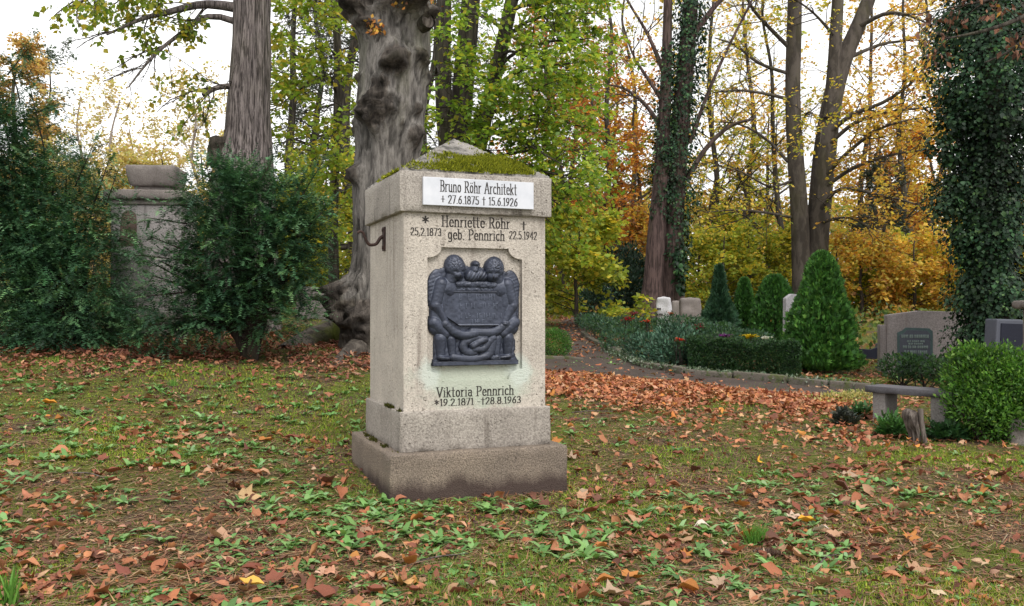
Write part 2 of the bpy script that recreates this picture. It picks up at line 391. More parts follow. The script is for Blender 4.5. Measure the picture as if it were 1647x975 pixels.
# lettering: a broad-nib roman drawn by strokes
def _arc(cx, cy, rx, ry, a0, a1, n=9):
    return [(cx+rx*math.cos(R(a0+(a1-a0)*i/n)), cy+ry*math.sin(R(a0+(a1-a0)*i/n))) for i in range(n+1)]
X_ = .66
def _sf(x, y, w=.1): return [(x-w, y), (x+w, y)]
GL = {
 'B': (.62, [[(.13, 0), (.13, 1)], [(.04, 1), (.3, 1)]+_arc(.3, .765, .2, .235, 90, -90)+[(.13, .53)], [(.3, .53)]+_arc(.31, .265, .24, .265, 90, -90)+[(.04, 0)]]),
 'R': (.66, [[(.13, 0), (.13, 1)], [(.04, 1), (.3, 1)]+_arc(.3, .755, .22, .245, 90, -90)+[(.13, .51)], [(.3, .5), (.56, .02)], _sf(.13, 0), [(.52, 0), (.66, 0)]]),
 'P': (.60, [[(.13, 0), (.13, 1)], [(.04, 1), (.3, 1)]+_arc(.3, .74, .24, .26, 90, -90)+[(.13, .48)], _sf(.13, 0)]),
 'H': (.72, [[(.13, 0), (.13, 1)], [(.57, 0), (.57, 1)], [(.13, .54), (.57, .54)], _sf(.13, 0), _sf(.13, 1), _sf(.57, 0), _sf(.57, 1)]),
 'A': (.70, [[(.06, 0), (.34, 1)], [(.36, 1), (.62, 0)], [(.16, .36), (.52, .36)], _sf(.06, 0, .07), _sf(.62, 0, .08)]),
 'V': (.70, [[(.08, 1), (.35, 0)], [(.35, 0), (.62, 1)], _sf(.08, 1, .08), _sf(.62, 1, .07)]),
 'r': (.40, [[(.1, 0), (.1, X_)], [(.1, .45), (.2, .62), (.34, X_)], _sf(.1, 0, .09), [(.02, X_), (.1, X_)]]),
 'u': (.54, [[(.1, X_), (.1, .16)]+_arc(.25, .16, .15, .16, 180, 330), [(.42, X_), (.42, 0)], [(.02, X_), (.1, X_)], [(.42, 0), (.5, 0)]]),
 'n': (.56, [[(.1, 0), (.1, X_)], [(.1, .42)]+_arc(.27, .46, .16, .2, 160, 0)+[(.43, 0)], _sf(.1, 0, .08), _sf(.43, 0, .08)]),
 'o': (.52, [_arc(.25, .33, .18, .33, 90, 450, 16)]),
 'h': (.56, [[(.1, 0), (.1, 1)], [(.1, .42)]+_arc(.27, .46, .16, .2, 160, 0)+[(.43, 0)], _sf(.1, 0, .08), _sf(.43, 0, .08), [(.02, 1), (.1, 1)]]),
 'c': (.46, [_arc(.26, .33, .19, .33, 45, 315, 12)]),
 'i': (.26, [[(.12, 0), (.12, X_)], [(.11, .86), (.13, .89)], _sf(.12, 0, .08), [(.04, X_), (.12, X_)]]),
 't': (.36, [[(.14, .95), (.14, .12)]+_arc(.24, .12, .1, .12, 180, 300, 4), [(.0, X_), (.3, X_)]]),
 'e': (.48, [[(.08, .36), (.42, .36)]+_arc(.25, .36, .18, .3, 0, 90, 5)+_arc(.26, .33, .19, .33, 90, 320, 10)]),
 'k': (.54, [[(.1, 0), (.1, 1)], [(.1, .3), (.40, X_)], [(.2, .4), (.44, .0)], _sf(.1, 0, .08), [(.02, 1), (.1, 1)]]),
 'g': (.54, [_arc(.25, .36, .17, .3, 90, 450, 14), [(.43, X_), (.43, -.08)]+_arc(.26, -.08, .17, .18, 0, -150, 7)]),
 'b': (.54, [[(.1, 0), (.1, 1)], _arc(.26, .33, .17, .33, 150, -150, 12), [(.02, 1), (.1, 1)]]),
 'a': (.50, [[(.08, .55)]+_arc(.24, .5, .15, .16, 150, 0, 6)+[(.39, .0)], _arc(.24, .2, .16, .2, 60, 330, 10), [(.39, 0), (.46, 0)]]),
 'f': (.36, [[(.14, 0), (.14, .8)]+_arc(.27, .82, .13, .18, 180, 50, 5), [(.02, X_), (.3, X_)], _sf(.14, 0, .08)]),
 '.': (.20, [[(.08, .0), (.10, .04)]]),
 '-': (.36, [[(.06, .4), (.28, .4)]]),
 '+': (.50, [[(.25, .12), (.25, .88)], [(.05, .5), (.45, .5)]]),
 '*': (.55, [[(.25, .2), (.25, .9)], [(.05, .38), (.45, .72)], [(.05, .72), (.45, .38)]]),
 'x': (.46, [[(.22, -.05), (.22, 1)], [(.03, .7), (.41, .7)]]),
 ' ': (.34, []),
 '1': (.34, [[(.18, 0), (.18, 1)], [(.06, .84), (.18, 1)], _sf(.18, 0, .1)]),
 '2': (.52, [[(.07, .74)]+_arc(.25, .74, .18, .26, 170, -30, 9)+[(.06, .0), (.45, 0)]]),
 '3': (.50, [[(.07, .82)]+_arc(.23, .76, .17, .24, 150, -90, 9), _arc(.23, .26, .19, .26, 90, -150, 9)]),
 '4': (.54, [[(.36, 0), (.36, 1), (.04, .3), (.5, .3)]]),
 '5': (.50, [[(.42, 1), (.12, 1), (.09, .58)]+_arc(.23, .31, .2, .31, 120, -150, 11)]),
 '6': (.52, [[(.4, .98), (.24, .84), (.1, .5)], _arc(.25, .3, .18, .3, 90, 450, 14)]),
 '7': (.50, [[(.05, 1), (.44, 1), (.18, 0)]]),
 '8': (.52, [_arc(.25, .75, .16, .25, 90, 450, 12), _arc(.25, .25, .2, .26, 90, 450, 12)]),
 '9': (.52, [_arc(.25, .7, .18, .3, 90, 450, 14), [(.42, .6), (.3, .2), (.12, .02)]]),
 '0': (.52, [_arc(.25, .5, .19, .5, 90, 450, 16)]),
}
GL['\u00f6'] = (.52, GL['o'][1]+[[(.14, .86), (.15, .89)], [(.35, .86), (.36, .89)]])

def hull(pts):
    pts = sorted(set(pts))
    def half(ps):
        h = []
        for p in ps:
            while len(h) > 1 and (h[-1][0]-h[-2][0])*(p[1]-h[-2][1])-(h[-1][1]-h[-2][1])*(p[0]-h[-2][0]) <= 1e-9: h.pop()
            h.append(p)
        return h
    a = half(pts); b = half(pts[::-1]); return a[:-1]+b[:-1]

def lettering(name, text, x0, x1, z0, capz, y, mat, parent, a=.062, b=.030, slope=0.0, lift=.0018):
    """one line of letters standing on the plane y, from x0 to x1, baseline z0, cap height capz"""
    adv = sum(GL[c][0]+.05 for c in text)-.05; sx = (x1-x0)/adv
    V, Fs, n = [], [], 0; pen = 0
    for c in text:
        w, strokes = GL[c]
        for st in strokes:
            for p, q in zip(st[:-1], st[1:]):
                pts = [(e[0]+i*a, e[1]+j*b) for e in (p, q) for i in (-1, 1) for j in (-1, 1)]
                h = hull([(round(u, 5), round(v, 5)) for u, v in pts]); k = len(h)
                q3 = [(x0+(pen+u)*sx, z0+v*capz+slope*(pen+u)*sx) for u, v in h]
                V += [(u, y-lift, v) for u, v in q3]+[(u, y+.002, v) for u, v in q3]
                Fs.append([n+i for i in range(k)])
                for i in range(k): Fs.append([n+i, n+k+i, n+k+(i+1) % k, n+(i+1) % k])
                n += 2*k
        pen += w+.05
    me = bpy.data.meshes.new(name); me.from_pydata(V, [], Fs); me.materials.append(mat)
    o = bpy.data.objects.new(name, me); COL.objects.link(o); o.parent = parent; return o

# ------------------------------------------------------------------ ground, path
def build_ground():
    ys = np.concatenate([np.linspace(-25, 1.6, 10), np.geomspace(2, 320, 210)]); u = np.linspace(-1, 1, 190)
    u = np.sign(u)*np.abs(u)**1.25
    Y = np.repeat(ys[:, None], len(u), 1); X = u[None]*(7+1.25*np.abs(Y)); Z = g(X, Y)
    tag(mk('ground', np.stack([X, Y, Z], -1).reshape(-1, 3), grid_faces(len(u), len(ys)), MAT['ground'], smooth=True), kind='structure')
build_ground()

def strip(name, left, right, mat, lift=.03, n=60, m=9):
    A = spline(left, n); B = spline(right, n); t = np.linspace(0, 1, m)[None, :, None]
    P = A[:, None]*(1-t)+B[:, None]*t; P = P.reshape(-1, 3); P[:, 2] = g(P[:, 0], P[:, 1])+lift
    return tag(mk(name, P, grid_faces(m, n), mat, smooth=True), kind='structure')

KERB_LOW = [hit(*p) for p in [(700, 591), (820, 596), (868, 601), (960, 607), (1060, 616), (1130, 624), (1210, 632), (1300, 641), (1400, 655)]]
KERB_UP = [hit(*p) for p in [(938, 542), (962, 556), (995, 573), (1035, 591), (1080, 601), (1140, 608), (1220, 616), (1300, 624), (1400, 634)]]
KERB_BALL = [hit(*p) for p in [(760, 574), (840, 577), (905, 580), (938, 583)]]
strip('path', [hit(*p) for p in [(905, 512), (900, 530), (908, 560), (900, 590), (905, 600)]], [hit(*p) for p in [(938, 512), (950, 535), (985, 565), (1040, 590), (1090, 603)]], MAT['path'])
strip('side_path', KERB_LOW, [hit(*p) for p in [(700, 575), (820, 577), (905, 580), (960, 583), (1040, 592), (1140, 608), (1220, 616), (1300, 624), (1400, 634)]], MAT['path'], .026)

def kerb(name, line, seed, h=.07, w=.09, L=.62):
    rs = random.Random(seed); P = spline(line, 400); d = np.r_[0, np.cumsum(np.linalg.norm(np.diff(P, axis=0), axis=1))]
    k = thing(name, None, None, P[0]); k['kind'] = 'structure'; s = 0
    while s < d[-1]-.2:
        l = L*rs.uniform(.7, 1.3); a = P[np.searchsorted(d, s)]; b = P[min(len(P)-1, np.searchsorted(d, min(s+l-.02, d[-1])))]
        dr = b-a; ln = np.hypot(dr[0], dr[1])
        if ln < .1: break
        V, F = rough_block((0, -w/2, -.12), (ln, w/2, h*rs.uniform(.75, 1.2)), rnd=.02, res=.12, amp=.012, nsc=7, seed=rs.randint(1, 99), maxn=6)
        ang = math.atan2(dr[1], dr[0])+rs.uniform(-.03, .03); c, s_ = math.cos(ang), math.sin(ang)
        W = np.stack([V[:, 0]*c-V[:, 1]*s_+a[0], V[:, 0]*s_+V[:, 1]*c+a[1], V[:, 2]+a[2]+(b[2]-a[2])*V[:, 0]/ln], -1)
        mk('kerb_stone', W, F, MAT['kerb'], k, smooth=True); s += l
kerb('kerb', KERB_LOW, 1); kerb('kerb', KERB_UP, 2, .11, .12); kerb('kerb', KERB_BALL, 3, .08)

# ------------------------------------------------------------------ the monument
MON = thing('grave_monument', 'tall pale limestone grave pillar with pyramid roof, bronze relief and black inscriptions', 'monument',
            (-.449, 6.958, 0), math.atan2(.363, .932), world_parts=False)
HB, HP, HS, HC = .6625, .567, .5375, .574
block('base_slab', (-HB, -HB, -.3), (HB, HB, .318), MAT['base'], MON, rnd=.014, res=.04, amp=.006, nsc=8, chips=.03)
block('plinth', (-HP, -HP, .314), (HP, HP, .597), MAT['plinth'], MON, rnd=.009, res=.04, amp=.004, nsc=9, seed=3, chips=.03)
block('cap_block', (-HC, -HC, 1.988), (HC, HC, 2.275), MAT['cap'], MON, rnd=.009, res=.04, amp=.004, nsc=9, seed=4, chips=.03)

PXL, PXR, PZ0, PZ1, PD = -.366, .352, .80, 1.75, .034
def panel_outline():
    c = .105; pts = []
    def cc(cx, cz, a0, a1):
        return [(cx+c*math.cos(R(a0+(a1-a0)*i/8)), cz+c*.72*math.sin(R(a0+(a1-a0)*i/8))) for i in range(9)]
    pts += cc(PXL, PZ0, 90, 0); pts += cc(PXR, PZ0, 180, 90); pts += cc(PXR, PZ1, 270, 180); pts += cc(PXL, PZ1, 0, -90)
    return pts
def build_shaft():
    z0, z1 = .593, 1.992; bm = bmesh.new(); e = .006
    # front sheet with the sunk panel
    ou = [bm.verts.new(p) for p in ((-HS+e, -HS, z0), (HS-e, -HS, z0), (HS-e, -HS, z1), (-HS+e, -HS, z1))]
    pl = panel_outline(); inn = [bm.verts.new((x, -HS, z)) for x, z in pl]
    ed = [bm.edges.new((ou[i], ou[(i+1) % 4])) for i in range(4)]+[bm.edges.new((inn[i], inn[(i+1) % len(inn)])) for i in range(len(inn))]
    bmesh.ops.triangle_fill(bm, edges=ed, use_beauty=True)
    b1 = [bm.verts.new((x, -HS+PD, z)) for x, z in pl]; n = len(pl)
    for i in range(n): bm.faces.new((inn[i], inn[(i+1) % n], b1[(i+1) % n], b1[i]))
    bm.faces.new(b1)
    # chamfered edges, sides and back
    sec = [(-HS+e, -HS), (-HS, -HS+e), (-HS, HS-e), (-HS+e, HS), (HS-e, HS), (HS, HS-e), (HS, -HS+e), (HS-e, -HS)]
    lo = [ou[0]]+[bm.verts.new((x, y, z0)) for x, y in sec[1:-1]]+[ou[1]]; hi = [ou[3]]+[bm.verts.new((x, y, z1)) for x, y in sec[1:-1]]+[ou[2]]
    for i in range(7): bm.faces.new((lo[i], lo[i+1], hi[i+1], hi[i]))
    bm.faces.new(hi); bm.faces.new(lo[::-1])
    bmesh.ops.recalc_face_normals(bm, faces=bm.faces[:])
    me = bpy.data.meshes.new('shaft'); bm.to_mesh(me); bm.free(); me.materials.append(MAT['stone'])
    o = bpy.data.objects.new('shaft', me); COL.objects.link(o); o.parent = MON
build_shaft()

def build_roof():
    n = 41; u = np.linspace(-1, 1, n); A, B = np.meshgrid(u, u); m = np.maximum(np.abs(A), np.abs(B))
    h = HC-.018; P = np.stack([A*h, B*h, 2.295+(1-m)*(2.634-2.295)], -1).reshape(-1, 3)
    P[:, 2] += (fbm(P*14, 3, 8)-.5)*.022*np.minimum(1, (1-m.ravel())*6+.3)
    V = [P]; F = [grid_faces(n, n)]
    rim = [(i, 0) for i in range(n)]+[(n-1, j) for j in range(1, n)]+[(i, n-1) for i in range(n-2, -1, -1)]+[(0, j) for j in range(n-2, 0, -1)]
    idx = np.array([j*n+i for i, j in rim]); low = P[idx].copy(); low[:, 2] = 2.268; low[:, :2] *= 1.004
    k = len(idx); a = np.arange(k); b = (a+1) % k
    F.append(np.stack([idx[a], n*n+a, n*n+b, idx[b]], -1)); V.append(low)
    ro = mk('pyramid_roof', np.concatenate(V), np.concatenate(F), MAT['roof'], MON)
    # moss cushions on the front slope and the edges
    r = np.random.default_rng(5); N = 42000
    x = r.uniform(-.56, .56, N); yy = -r.uniform(.05, .57, N)
    # front face: y from -h to 0, |x|<|y|
    t = (-yy)/h; dens = fbm(xyz(x*3.2+5, yy*5), 3, 12)
    prof = 1.5*np.exp(-((x-.16)/.33)**4)*sst(t, .40, .62)*(1-sst(t, .97, 1.03))+.75*np.exp(-((x+.18)/.25)**2)*sst(t, .80, .88)+.3*np.exp(-((x+.02)/.12)**2)*np.exp(-((t-.38)/.1)**2)
    keep = (np.abs(x) < -yy) & (r.random(N) < prof*sst(dens, .40, .54)*1.0)
    x, yy = x[keep], yy[keep]; z = 2.295+(1-np.maximum(np.abs(x), -yy)/h)*(2.634-2.295)+(fbm(np.stack([x, yy, np.full(len(x), 2.45)], -1)*14, 3, 8)-.5)*.015
    nx = np.zeros((len(x), 3)); nx[:, 1] = -.5; nx[:, 2] = 1
    P = np.stack([x, yy, z+.002], -1); cush = sst(fbm(xyz(x*9, yy*9), 2, 4), .3, .7)
    moss_tufts('moss', P, nx, ro, .010+.018*cush, r)
    # left edge of the cap
    m2 = 900; yy = r.uniform(-.50, .15, m2); P = np.stack([-HC+.02+r.normal(0, .012, m2), yy, np.full(m2, 2.283)], -1)
    k = r.random(m2) < sst(vn(xyz(yy*9, 0), 2), .3, .6); P = P[k]
    moss_tufts('moss', P, np.tile([[-.4, 0, 1]], (len(P), 1)), ro, np.full(len(P), .024), r)

def moss_tufts(name, P, N, parent, L, r, cols=((.17, .195, .016), (.33, .34, .03), (.07, .085, .012)), w=.005):
    n = len(P); D = nrm(N+r.normal(0, .55, (n, 3))); S = nrm(np.cross(D, r.normal(0, 1, (n, 3))))
    L = np.broadcast_to(L, (n,))*r.uniform(.6, 1.3, n)
    V = np.stack([P-S*w, P+S*w, P+D*L[:, None]], 1).reshape(-1, 3); F = np.arange(3*n).reshape(-1, 3)
    c = np.array(cols)[r.choice(len(cols), n, p=[.45, .35, .2][:len(cols)])]; C = np.repeat(c, 3, 0)*r.uniform(.75, 1.25, (n, 1)).repeat(3, 0)
    return tag(mk(name, V, F, MAT['moss'], parent, C), kind='stuff')
build_roof()
def ledge_moss():
    r = np.random.default_rng(6)
    for (x, z, n, L, y0, y1) in ((-HP+.012, .6, 420, .03, -.56, -.05), (-HB+.05, .321, 500, .022, -.45, .35), (-HP-.02, .321, 300, .02, -.6, .5)):
        yy = r.uniform(y0, y1, n); k = r.random(n) < sst(vn(xyz(yy*8, x*9), 3), .42, .7); yy = yy[k]
        P = np.stack([x+r.normal(0, .008, len(yy)), yy, np.full(len(yy), z-.003)], -1)
        moss_tufts('moss', P, np.tile([[-.2, 0, 1]], (len(P), 1)), MON, np.full(len(P), L), r, ((.05, .055, .012), (.10, .10, .02), (.03, .03, .01)))
ledge_moss()

# marble tablet
tb = poly_prism('name_tablet', [(-.414, 2.037), (.418, 2.037), (.418, 2.233), (-.414, 2.233)], -HC-.026, -HC+.004, MAT['marble'], MON, .003)
Yt = -HC-.026
lettering('inscription', 'Bruno R\u00f6hr Architekt', -.292, .285, 2.136, .078, Yt, MAT['ink'], tb, b=.024)
lettering('inscription', '+ 27.6.1875 x 15.6.1926', -.285, .292, 2.055, .056, Yt, MAT['ink'], tb, b=.026)
for tx, x0, x1, z0, cz in (('Henriette R\u00f6hr', -.262, .258, 1.897, .075), ('geb. Pennrich', -.217, .217, 1.808, .072), ('*', -.405, -.350, 1.903, .07), ('25.2.1873', -.488, -.263, 1.829, .052),
                           ('x', .342, .388, 1.894, .058), ('22.5.1942', .251, .471, 1.824, .055), ('Viktoria Pennrich', -.299, .288, .690, .068), ('*19.2.1871 -x28.8.1963', -.313, .343, .628, .048)):
    lettering('inscription', tx, x0, x1, z0, cz, -HS, MAT['ink'], MON, b=.03)

# iron lamp hook on the shaded side
def build_hook():
    x = -HS; hk = mk('hook_bracket', *rough_block((x-.014, -.005, 1.75), (x+.002, .065, 1.932), rnd=.004, res=.03, amp=.002), MAT['iron'], MON, smooth=True)
    P = spline([(x-.006, .03, 1.865), (x-.03, .03, 1.850), (x-.07, .03, 1.800), (x-.115, .03, 1.795), (x-.150, .03, 1.845), (x-.168, .03, 1.885), (x-.19, .03, 1.893), (x-.205, .03, 1.880)], 40)
    V, F = tube(P, np.linspace(.014, .0095, 40), 10); mk('hook', V, F, MAT['iron'], hk, smooth=True)
    for z in (1.775, 1.908):
        mk('bolt', *rough_block((x-.022, .018, z-.012), (x-.012, .042, z+.012), rnd=.004, res=.02, amp=.001), MAT['iron'], hk, smooth=True)
build_hook()

# bronze relief: two kneeling winged children with a dove, a tablet and a knotted garland
def build_relief():
    S = .00103; back = -HS+PD-.001
    pq = bpy.data.objects.new('bronze_relief', None); COL.objects.link(pq); pq.parent = MON; pq.empty_display_size = .1
    tag(pq, 'dark bronze relief of two kneeling winged children holding a tablet')
    def field(name, prims, box, parent, base=0.0, tex=None, step=3.2):
        us = np.arange(box[0], box[1], step); vs = np.arange(box[2], box[3], step); U, W = np.meshgrid(us, vs); H = np.full(U.shape, -1.0)
        for p in prims:
            k = p[0]
            if k == 'e':
                _, cx, cy_, rx, ry, h, ang = p[:7]; b0 = p[7] if len(p) > 7 else 0
                c, s = math.cos(R(ang)), math.sin(R(ang)); du, dv = U-cx, W-cy_; a = (du*c+dv*s)/rx; b = (-du*s+dv*c)/ry
                q = 1-a*a-b*b; hh = np.where(q > 0, b0+h*np.sqrt(np.maximum(q, 0)), -1)
            elif k == 'c':
                _, x0, y0, r0, x1, y1, r1, h = p[:8]; b0 = p[8] if len(p) > 8 else 0
                dx, dy = x1-x0, y1-y0; tt = np.clip(((U-x0)*dx+(W-y0)*dy)/(dx*dx+dy*dy), 0, 1)
                rr = r0+(r1-r0)*tt; d = np.hypot(U-x0-dx*tt, W-y0-dy*tt)/rr; hh = np.where(d < 1, b0+h*(rr/max(r0, r1))*np.sqrt(np.maximum(1-d*d, 0)), -1)
            elif k == 'p':
                _, pts, h = p[:3]; ins = np.zeros(U.shape, bool); n = len(pts)
                for i in range(n):
                    (xa, ya), (xb, yb) = pts[i], pts[(i+1) % n]
                    if ya == yb: continue
                    cr = ((ya > W) != (yb > W)) & (U < (xb-xa)*(W-ya)/(yb-ya)+xa); ins ^= cr
                hh = np.where(ins, h, -1.0)
            elif k == 'g':
                _, cx, cy_, rx, ry, h = p; H = np.where(H > 0, H+h*np.exp(-((U-cx)/rx)**2-((W-cy_)/ry)**2), H); continue
            H = np.maximum(H, hh)
        if tex is not None: H = np.where(H > 0, H+tex(U, W), H)
        ok = H > 0
        # let the rim drop to the ground of the relief
        Hp = np.where(ok, H, 0); nu, nv = U.shape[1], U.shape[0]
        near = ok.copy(); near[1:] |= ok[:-1]; near[:-1] |= ok[1:]; near[:, 1:] |= ok[:, :-1]; near[:, :-1] |= ok[:, 1:]
        F = grid_faces(nu, nv); nf = near.ravel()[F].all(1) & ok.ravel()[F].any(1); F = F[nf]
        V = np.stack([(U-458)*S-.0085, back-(Hp+base)*.00082, 1.70-(W-88)*S*.965], -1).reshape(-1, 3)
        used = np.unique(F); mp = np.full(len(V), -1); mp[used] = np.arange(len(used))
        return mk(name, V[used], mp[F], MAT['bronze'], parent, smooth=True)
    sil = [(150, 880), (165, 800), (165, 700), (190, 650), (160, 620), (128, 560), (135, 480), (122, 420), (120, 290), (150, 220), (215, 188), (240, 180), (400, 170), (540, 180), (690, 205), (745, 225), (785, 290), (790, 420), (790, 560), (770, 600), (740, 650), (765, 710), (760, 800), (778, 850), (778, 880)]
    field('backing', [('p', sil, 14)], (110, 800, 80, 890), pq, step=7, tex=lambda U, W: 3*np.sin(U*.09+W*.05)*np.sin(W*.11))
    def feathers(U, W): return 1.3*np.sin((U*.35+W)*.23)
    def child(mir):
        def X(x): return 916-x if mir else x
        dy = 8 if mir else 0; sg = -1 if mir else 1
        pr = [('e', X(178), 300, 60, 108, 20, 8*sg, 4), ('c', X(155), 300, 40, X(150), 420, 26, 18, 4),
              ('e', X(250), 330, 90, 78, 58, 20*sg), ('c', X(238), 320, 66, X(215), 470, 58, 52), ('c', X(215), 300, 52, X(178), 452, 46, 70), ('c', X(178), 455, 45, X(238), 572, 36, 68),
              ('e', X(240), 588, 36, 28, 74, 0), ('c', X(190), 500, 52, X(185), 610, 60, 50), ('c', X(165), 575, 50, X(240), 655, 46, 66), ('c', X(210), 690, 48, X(212), 800, 34, 64),
              ('c', X(288), 695, 38, X(296), 800, 30, 46), ('c', X(205), 825, 24, X(262), 832, 20, 62), ('c', X(290), 828, 20, X(330), 834, 16, 48),
              ('c', X(280), 275, 44, X(295), 240, 50, 58), ('e', X(315), 178+dy, 77, 92, 88, -12*sg), ('e', X(330), 235+dy, 48, 42, 84, 0),
              ('g', X(338), 238+dy, 9, 20, 12), ('g', X(304), 212+dy, 14, 9, -9), ('g', X(358), 212+dy, 12, 9, -9), ('g', X(332), 263+dy, 18, 5, -7), ('g', X(305), 240+dy, 18, 14, 5), ('g', X(252), 208+dy, 12, 18, 9), ('g', X(332), 276+dy, 14, 8, 6)]
        rg = np.random.default_rng(3)
        def tex(U, W):
            P = np.stack([U*.09, W*.09, np.zeros(U.shape)], -1); hair = np.exp(-(((U-X(305))/80)**2+((W-150-dy)/60)**2)**2)*(W < 190+dy)
            wing = np.exp(-(((U-X(150))/45)**2+((W-310)/120)**2)**2)
            return (vn(P, 4)-.5)*2+hair*(vn(P*1.7, 6)-.5)*9+wing*feathers(U, W)
        b = (110, 420, 80, 870) if not mir else (500, 806, 80, 870)
        return field('child_figure', pr, b, pq, tex=tex)
    child(False); child(True)
    field('dove', [('e', 440, 240, 62, 52, 66, -10), ('e', 505, 235, 62, 48, 58, 10), ('c', 455, 200, 34, 462, 165, 28, 66), ('e', 464, 155, 33, 28, 70, 0), ('c', 478, 172, 10, 470, 195, 6, 74)], (360, 580, 118, 300), pq,
          tex=lambda U, W: 2.5*np.sin((U+W*.6)*.25)*(W > 200))
    field('drapery', [('p', [(322, 348), (318, 300), (352, 275), (420, 288), (520, 290), (590, 285), (628, 300), (640, 348)], 30), ('c', 335, 300, 26, 480, 300, 24, 20, 24), ('c', 480, 300, 24, 625, 305, 26, 20, 24)], (310, 650, 268, 352), pq,
          tex=lambda U, W: 6*(vn(np.stack([U*.11, W*.11, U*0], -1), 8)-.5))
    oct_ = [(222, 410), (262, 348), (682, 348), (722, 400), (722, 520), (662, 602), (345, 602), (228, 525)]
    ino = [(236, 414), (270, 360), (674, 360), (708, 404), (708, 516), (655, 591), (352, 591), (242, 520)]
    tbl = field('relief_tablet', [('p', oct_, 46)], (216, 728, 340, 608), pq, tex=lambda U, W: (vn(np.stack([U*.05, W*.05, U*0], -1), 5)-.5)*3-8*((U > 240) & (U < 704) & (W > 362) & (W < 590)))
    G = Geo()
    rs = random.Random(2)
    for (wy, xa, xb, hh) in ((392, 300, 640, 44), (455, 320, 620, 40), (527, 320, 650, 40), (568, 430, 520, 30)):    # worn raised letters, no longer readable
        x = xa
        while x < xb:
            w = rs.uniform(5, 8); k = rs.random()
            if k < .72:
                V, F = rough_block(((x-458)*S-.0085, back-.0345, 1.70-(wy+hh/2-88)*S*.965), ((x+w-458)*S-.0085, back-.024, 1.70-(wy-hh/2-88)*S*.965), rnd=.002, res=.02, amp=.001, maxn=3); G.add(V, F)
            if k < .4:
                zc = wy+rs.choice((-hh/2+4, 0, hh/2-4))
                V, F = rough_block(((x-458)*S-.0085, back-.0340, 1.70-(zc+3-88)*S*.965), ((x+18-458)*S-.0085, back-.024, 1.70-(zc-3-88)*S*.965), rnd=.002, res=.02, amp=.001, maxn=3); G.add(V, F)
            x += rs.uniform(14, 26)
    G.out('worn_lettering', MAT['bronze'], tbl, True)['kind'] = 'stuff'
    def scales(U, W): return 5.0*(np.sin((U+W)*.42)*np.sin((U-W)*.42))
    rope = []
    def rp(pts, r, h, b0=0):
        P = spline([(a, b, 0) for a, b in pts], 14)
        for a, b in zip(P[:-1], P[1:]): rope.append(('c', a[0], a[1], r, b[0], b[1], r, h, b0))
    rp([(238, 588), (300, 640), (380, 668), (455, 655)], 36, 50, 22); rp([(440, 645), (520, 650), (600, 645), (690, 590)], 36, 44, 20)
    rp([(400, 700), (372, 745), (400, 790), (450, 790)], 34, 42, 12); rp([(400, 715), (450, 690), (520, 700), (540, 725)], 30, 44, 14); rp([(440, 745), (490, 715), (530, 700)], 28, 52, 22); rp([(450, 770), (520, 765), (560, 720), (590, 690)], 30, 46, 16)
    rp([(300, 825), (380, 838), (480, 836), (560, 810), (592, 720)], 32, 44, 12); rp([(590, 835), (660, 838)], 24, 34, 8)
    field('garland', rope, (190, 740, 545, 872), pq, tex=scales)
    field('ledge', [('p', [(150, 852), (778, 848), (780, 886), (148, 886)], 48)], (140, 790, 838, 892), pq, tex=lambda U, W: (vn(np.stack([U*.06, W*.06, U*0], -1), 3)-.5)*3)
build_relief()

# ------------------------------------------------------------------ plant helpers
UP = np.array([0, 0, 1.0])
def pal(r, n, cols, w=None, jit=.22):
    c = np.array(cols)[r.choice(len(cols), n, p=None if w is None else np.array(w)/np.sum(w))]
    return c*r.uniform(1-jit, 1+jit, (n, 1))*r.uniform(1-jit*.3, 1+jit*.3, (n, 3))

def leaf_geo(P, D, N, L, W, C, fold=.2, six=False):
    n = len(P); D = nrm(D); S = nrm(np.cross(D, N)); Nn = np.cross(S, D)
    L = np.broadcast_to(L, (n,))[:, None]; W = np.broadcast_to(W, (n,))[:, None]
    if not six:
        mid = P+D*L*.45+Nn*W*fold
        V = np.stack([P, mid+S*W*.5, P+D*L, mid-S*W*.5], 1).reshape(-1, 3); k = 4
        f = np.array([[0, 1, 2], [0, 2, 3]])
    else:
        a = P+D*L*.28+Nn*W*fold; b = P+D*L*.68+Nn*W*fold*.7
        V = np.stack([P, a+S*W*.48, b+S*W*.36, P+D*L-Nn*L*.12, b-S*W*.36, a-S*W*.48], 1).reshape(-1, 3); k = 6
        f = np.array([[0, 1, 5], [1, 2, 4], [1, 4, 5], [2, 3, 4]])
    F = (f[None]+(np.arange(n)*k)[:, None, None]).reshape(-1, 3)
    return V, F, np.repeat(C, k, 0)

def paths(p0, d0, L, n, r, wig=.25, up=0.0):
    B = len(p0); P = np.zeros((B, n+1, 3)); P[:, 0] = p0; d = nrm(d0); L = np.broadcast_to(L, (B,))[:, None]
    for i in range(n):
        d = nrm(d+r.normal(0, wig, (B, 3))+UP*up); P[:, i+1] = P[:, i]+d*L/n
    return P

def along(P, t):
    n = P.shape[1]-1; k = np.minimum((t*n).astype(int), n-1); f = (t*n-k)[:, None]; b = np.arange(len(P))
    a, c = P[b, k], P[b, k+1]; return a*(1-f)+c*f, nrm(c-a)

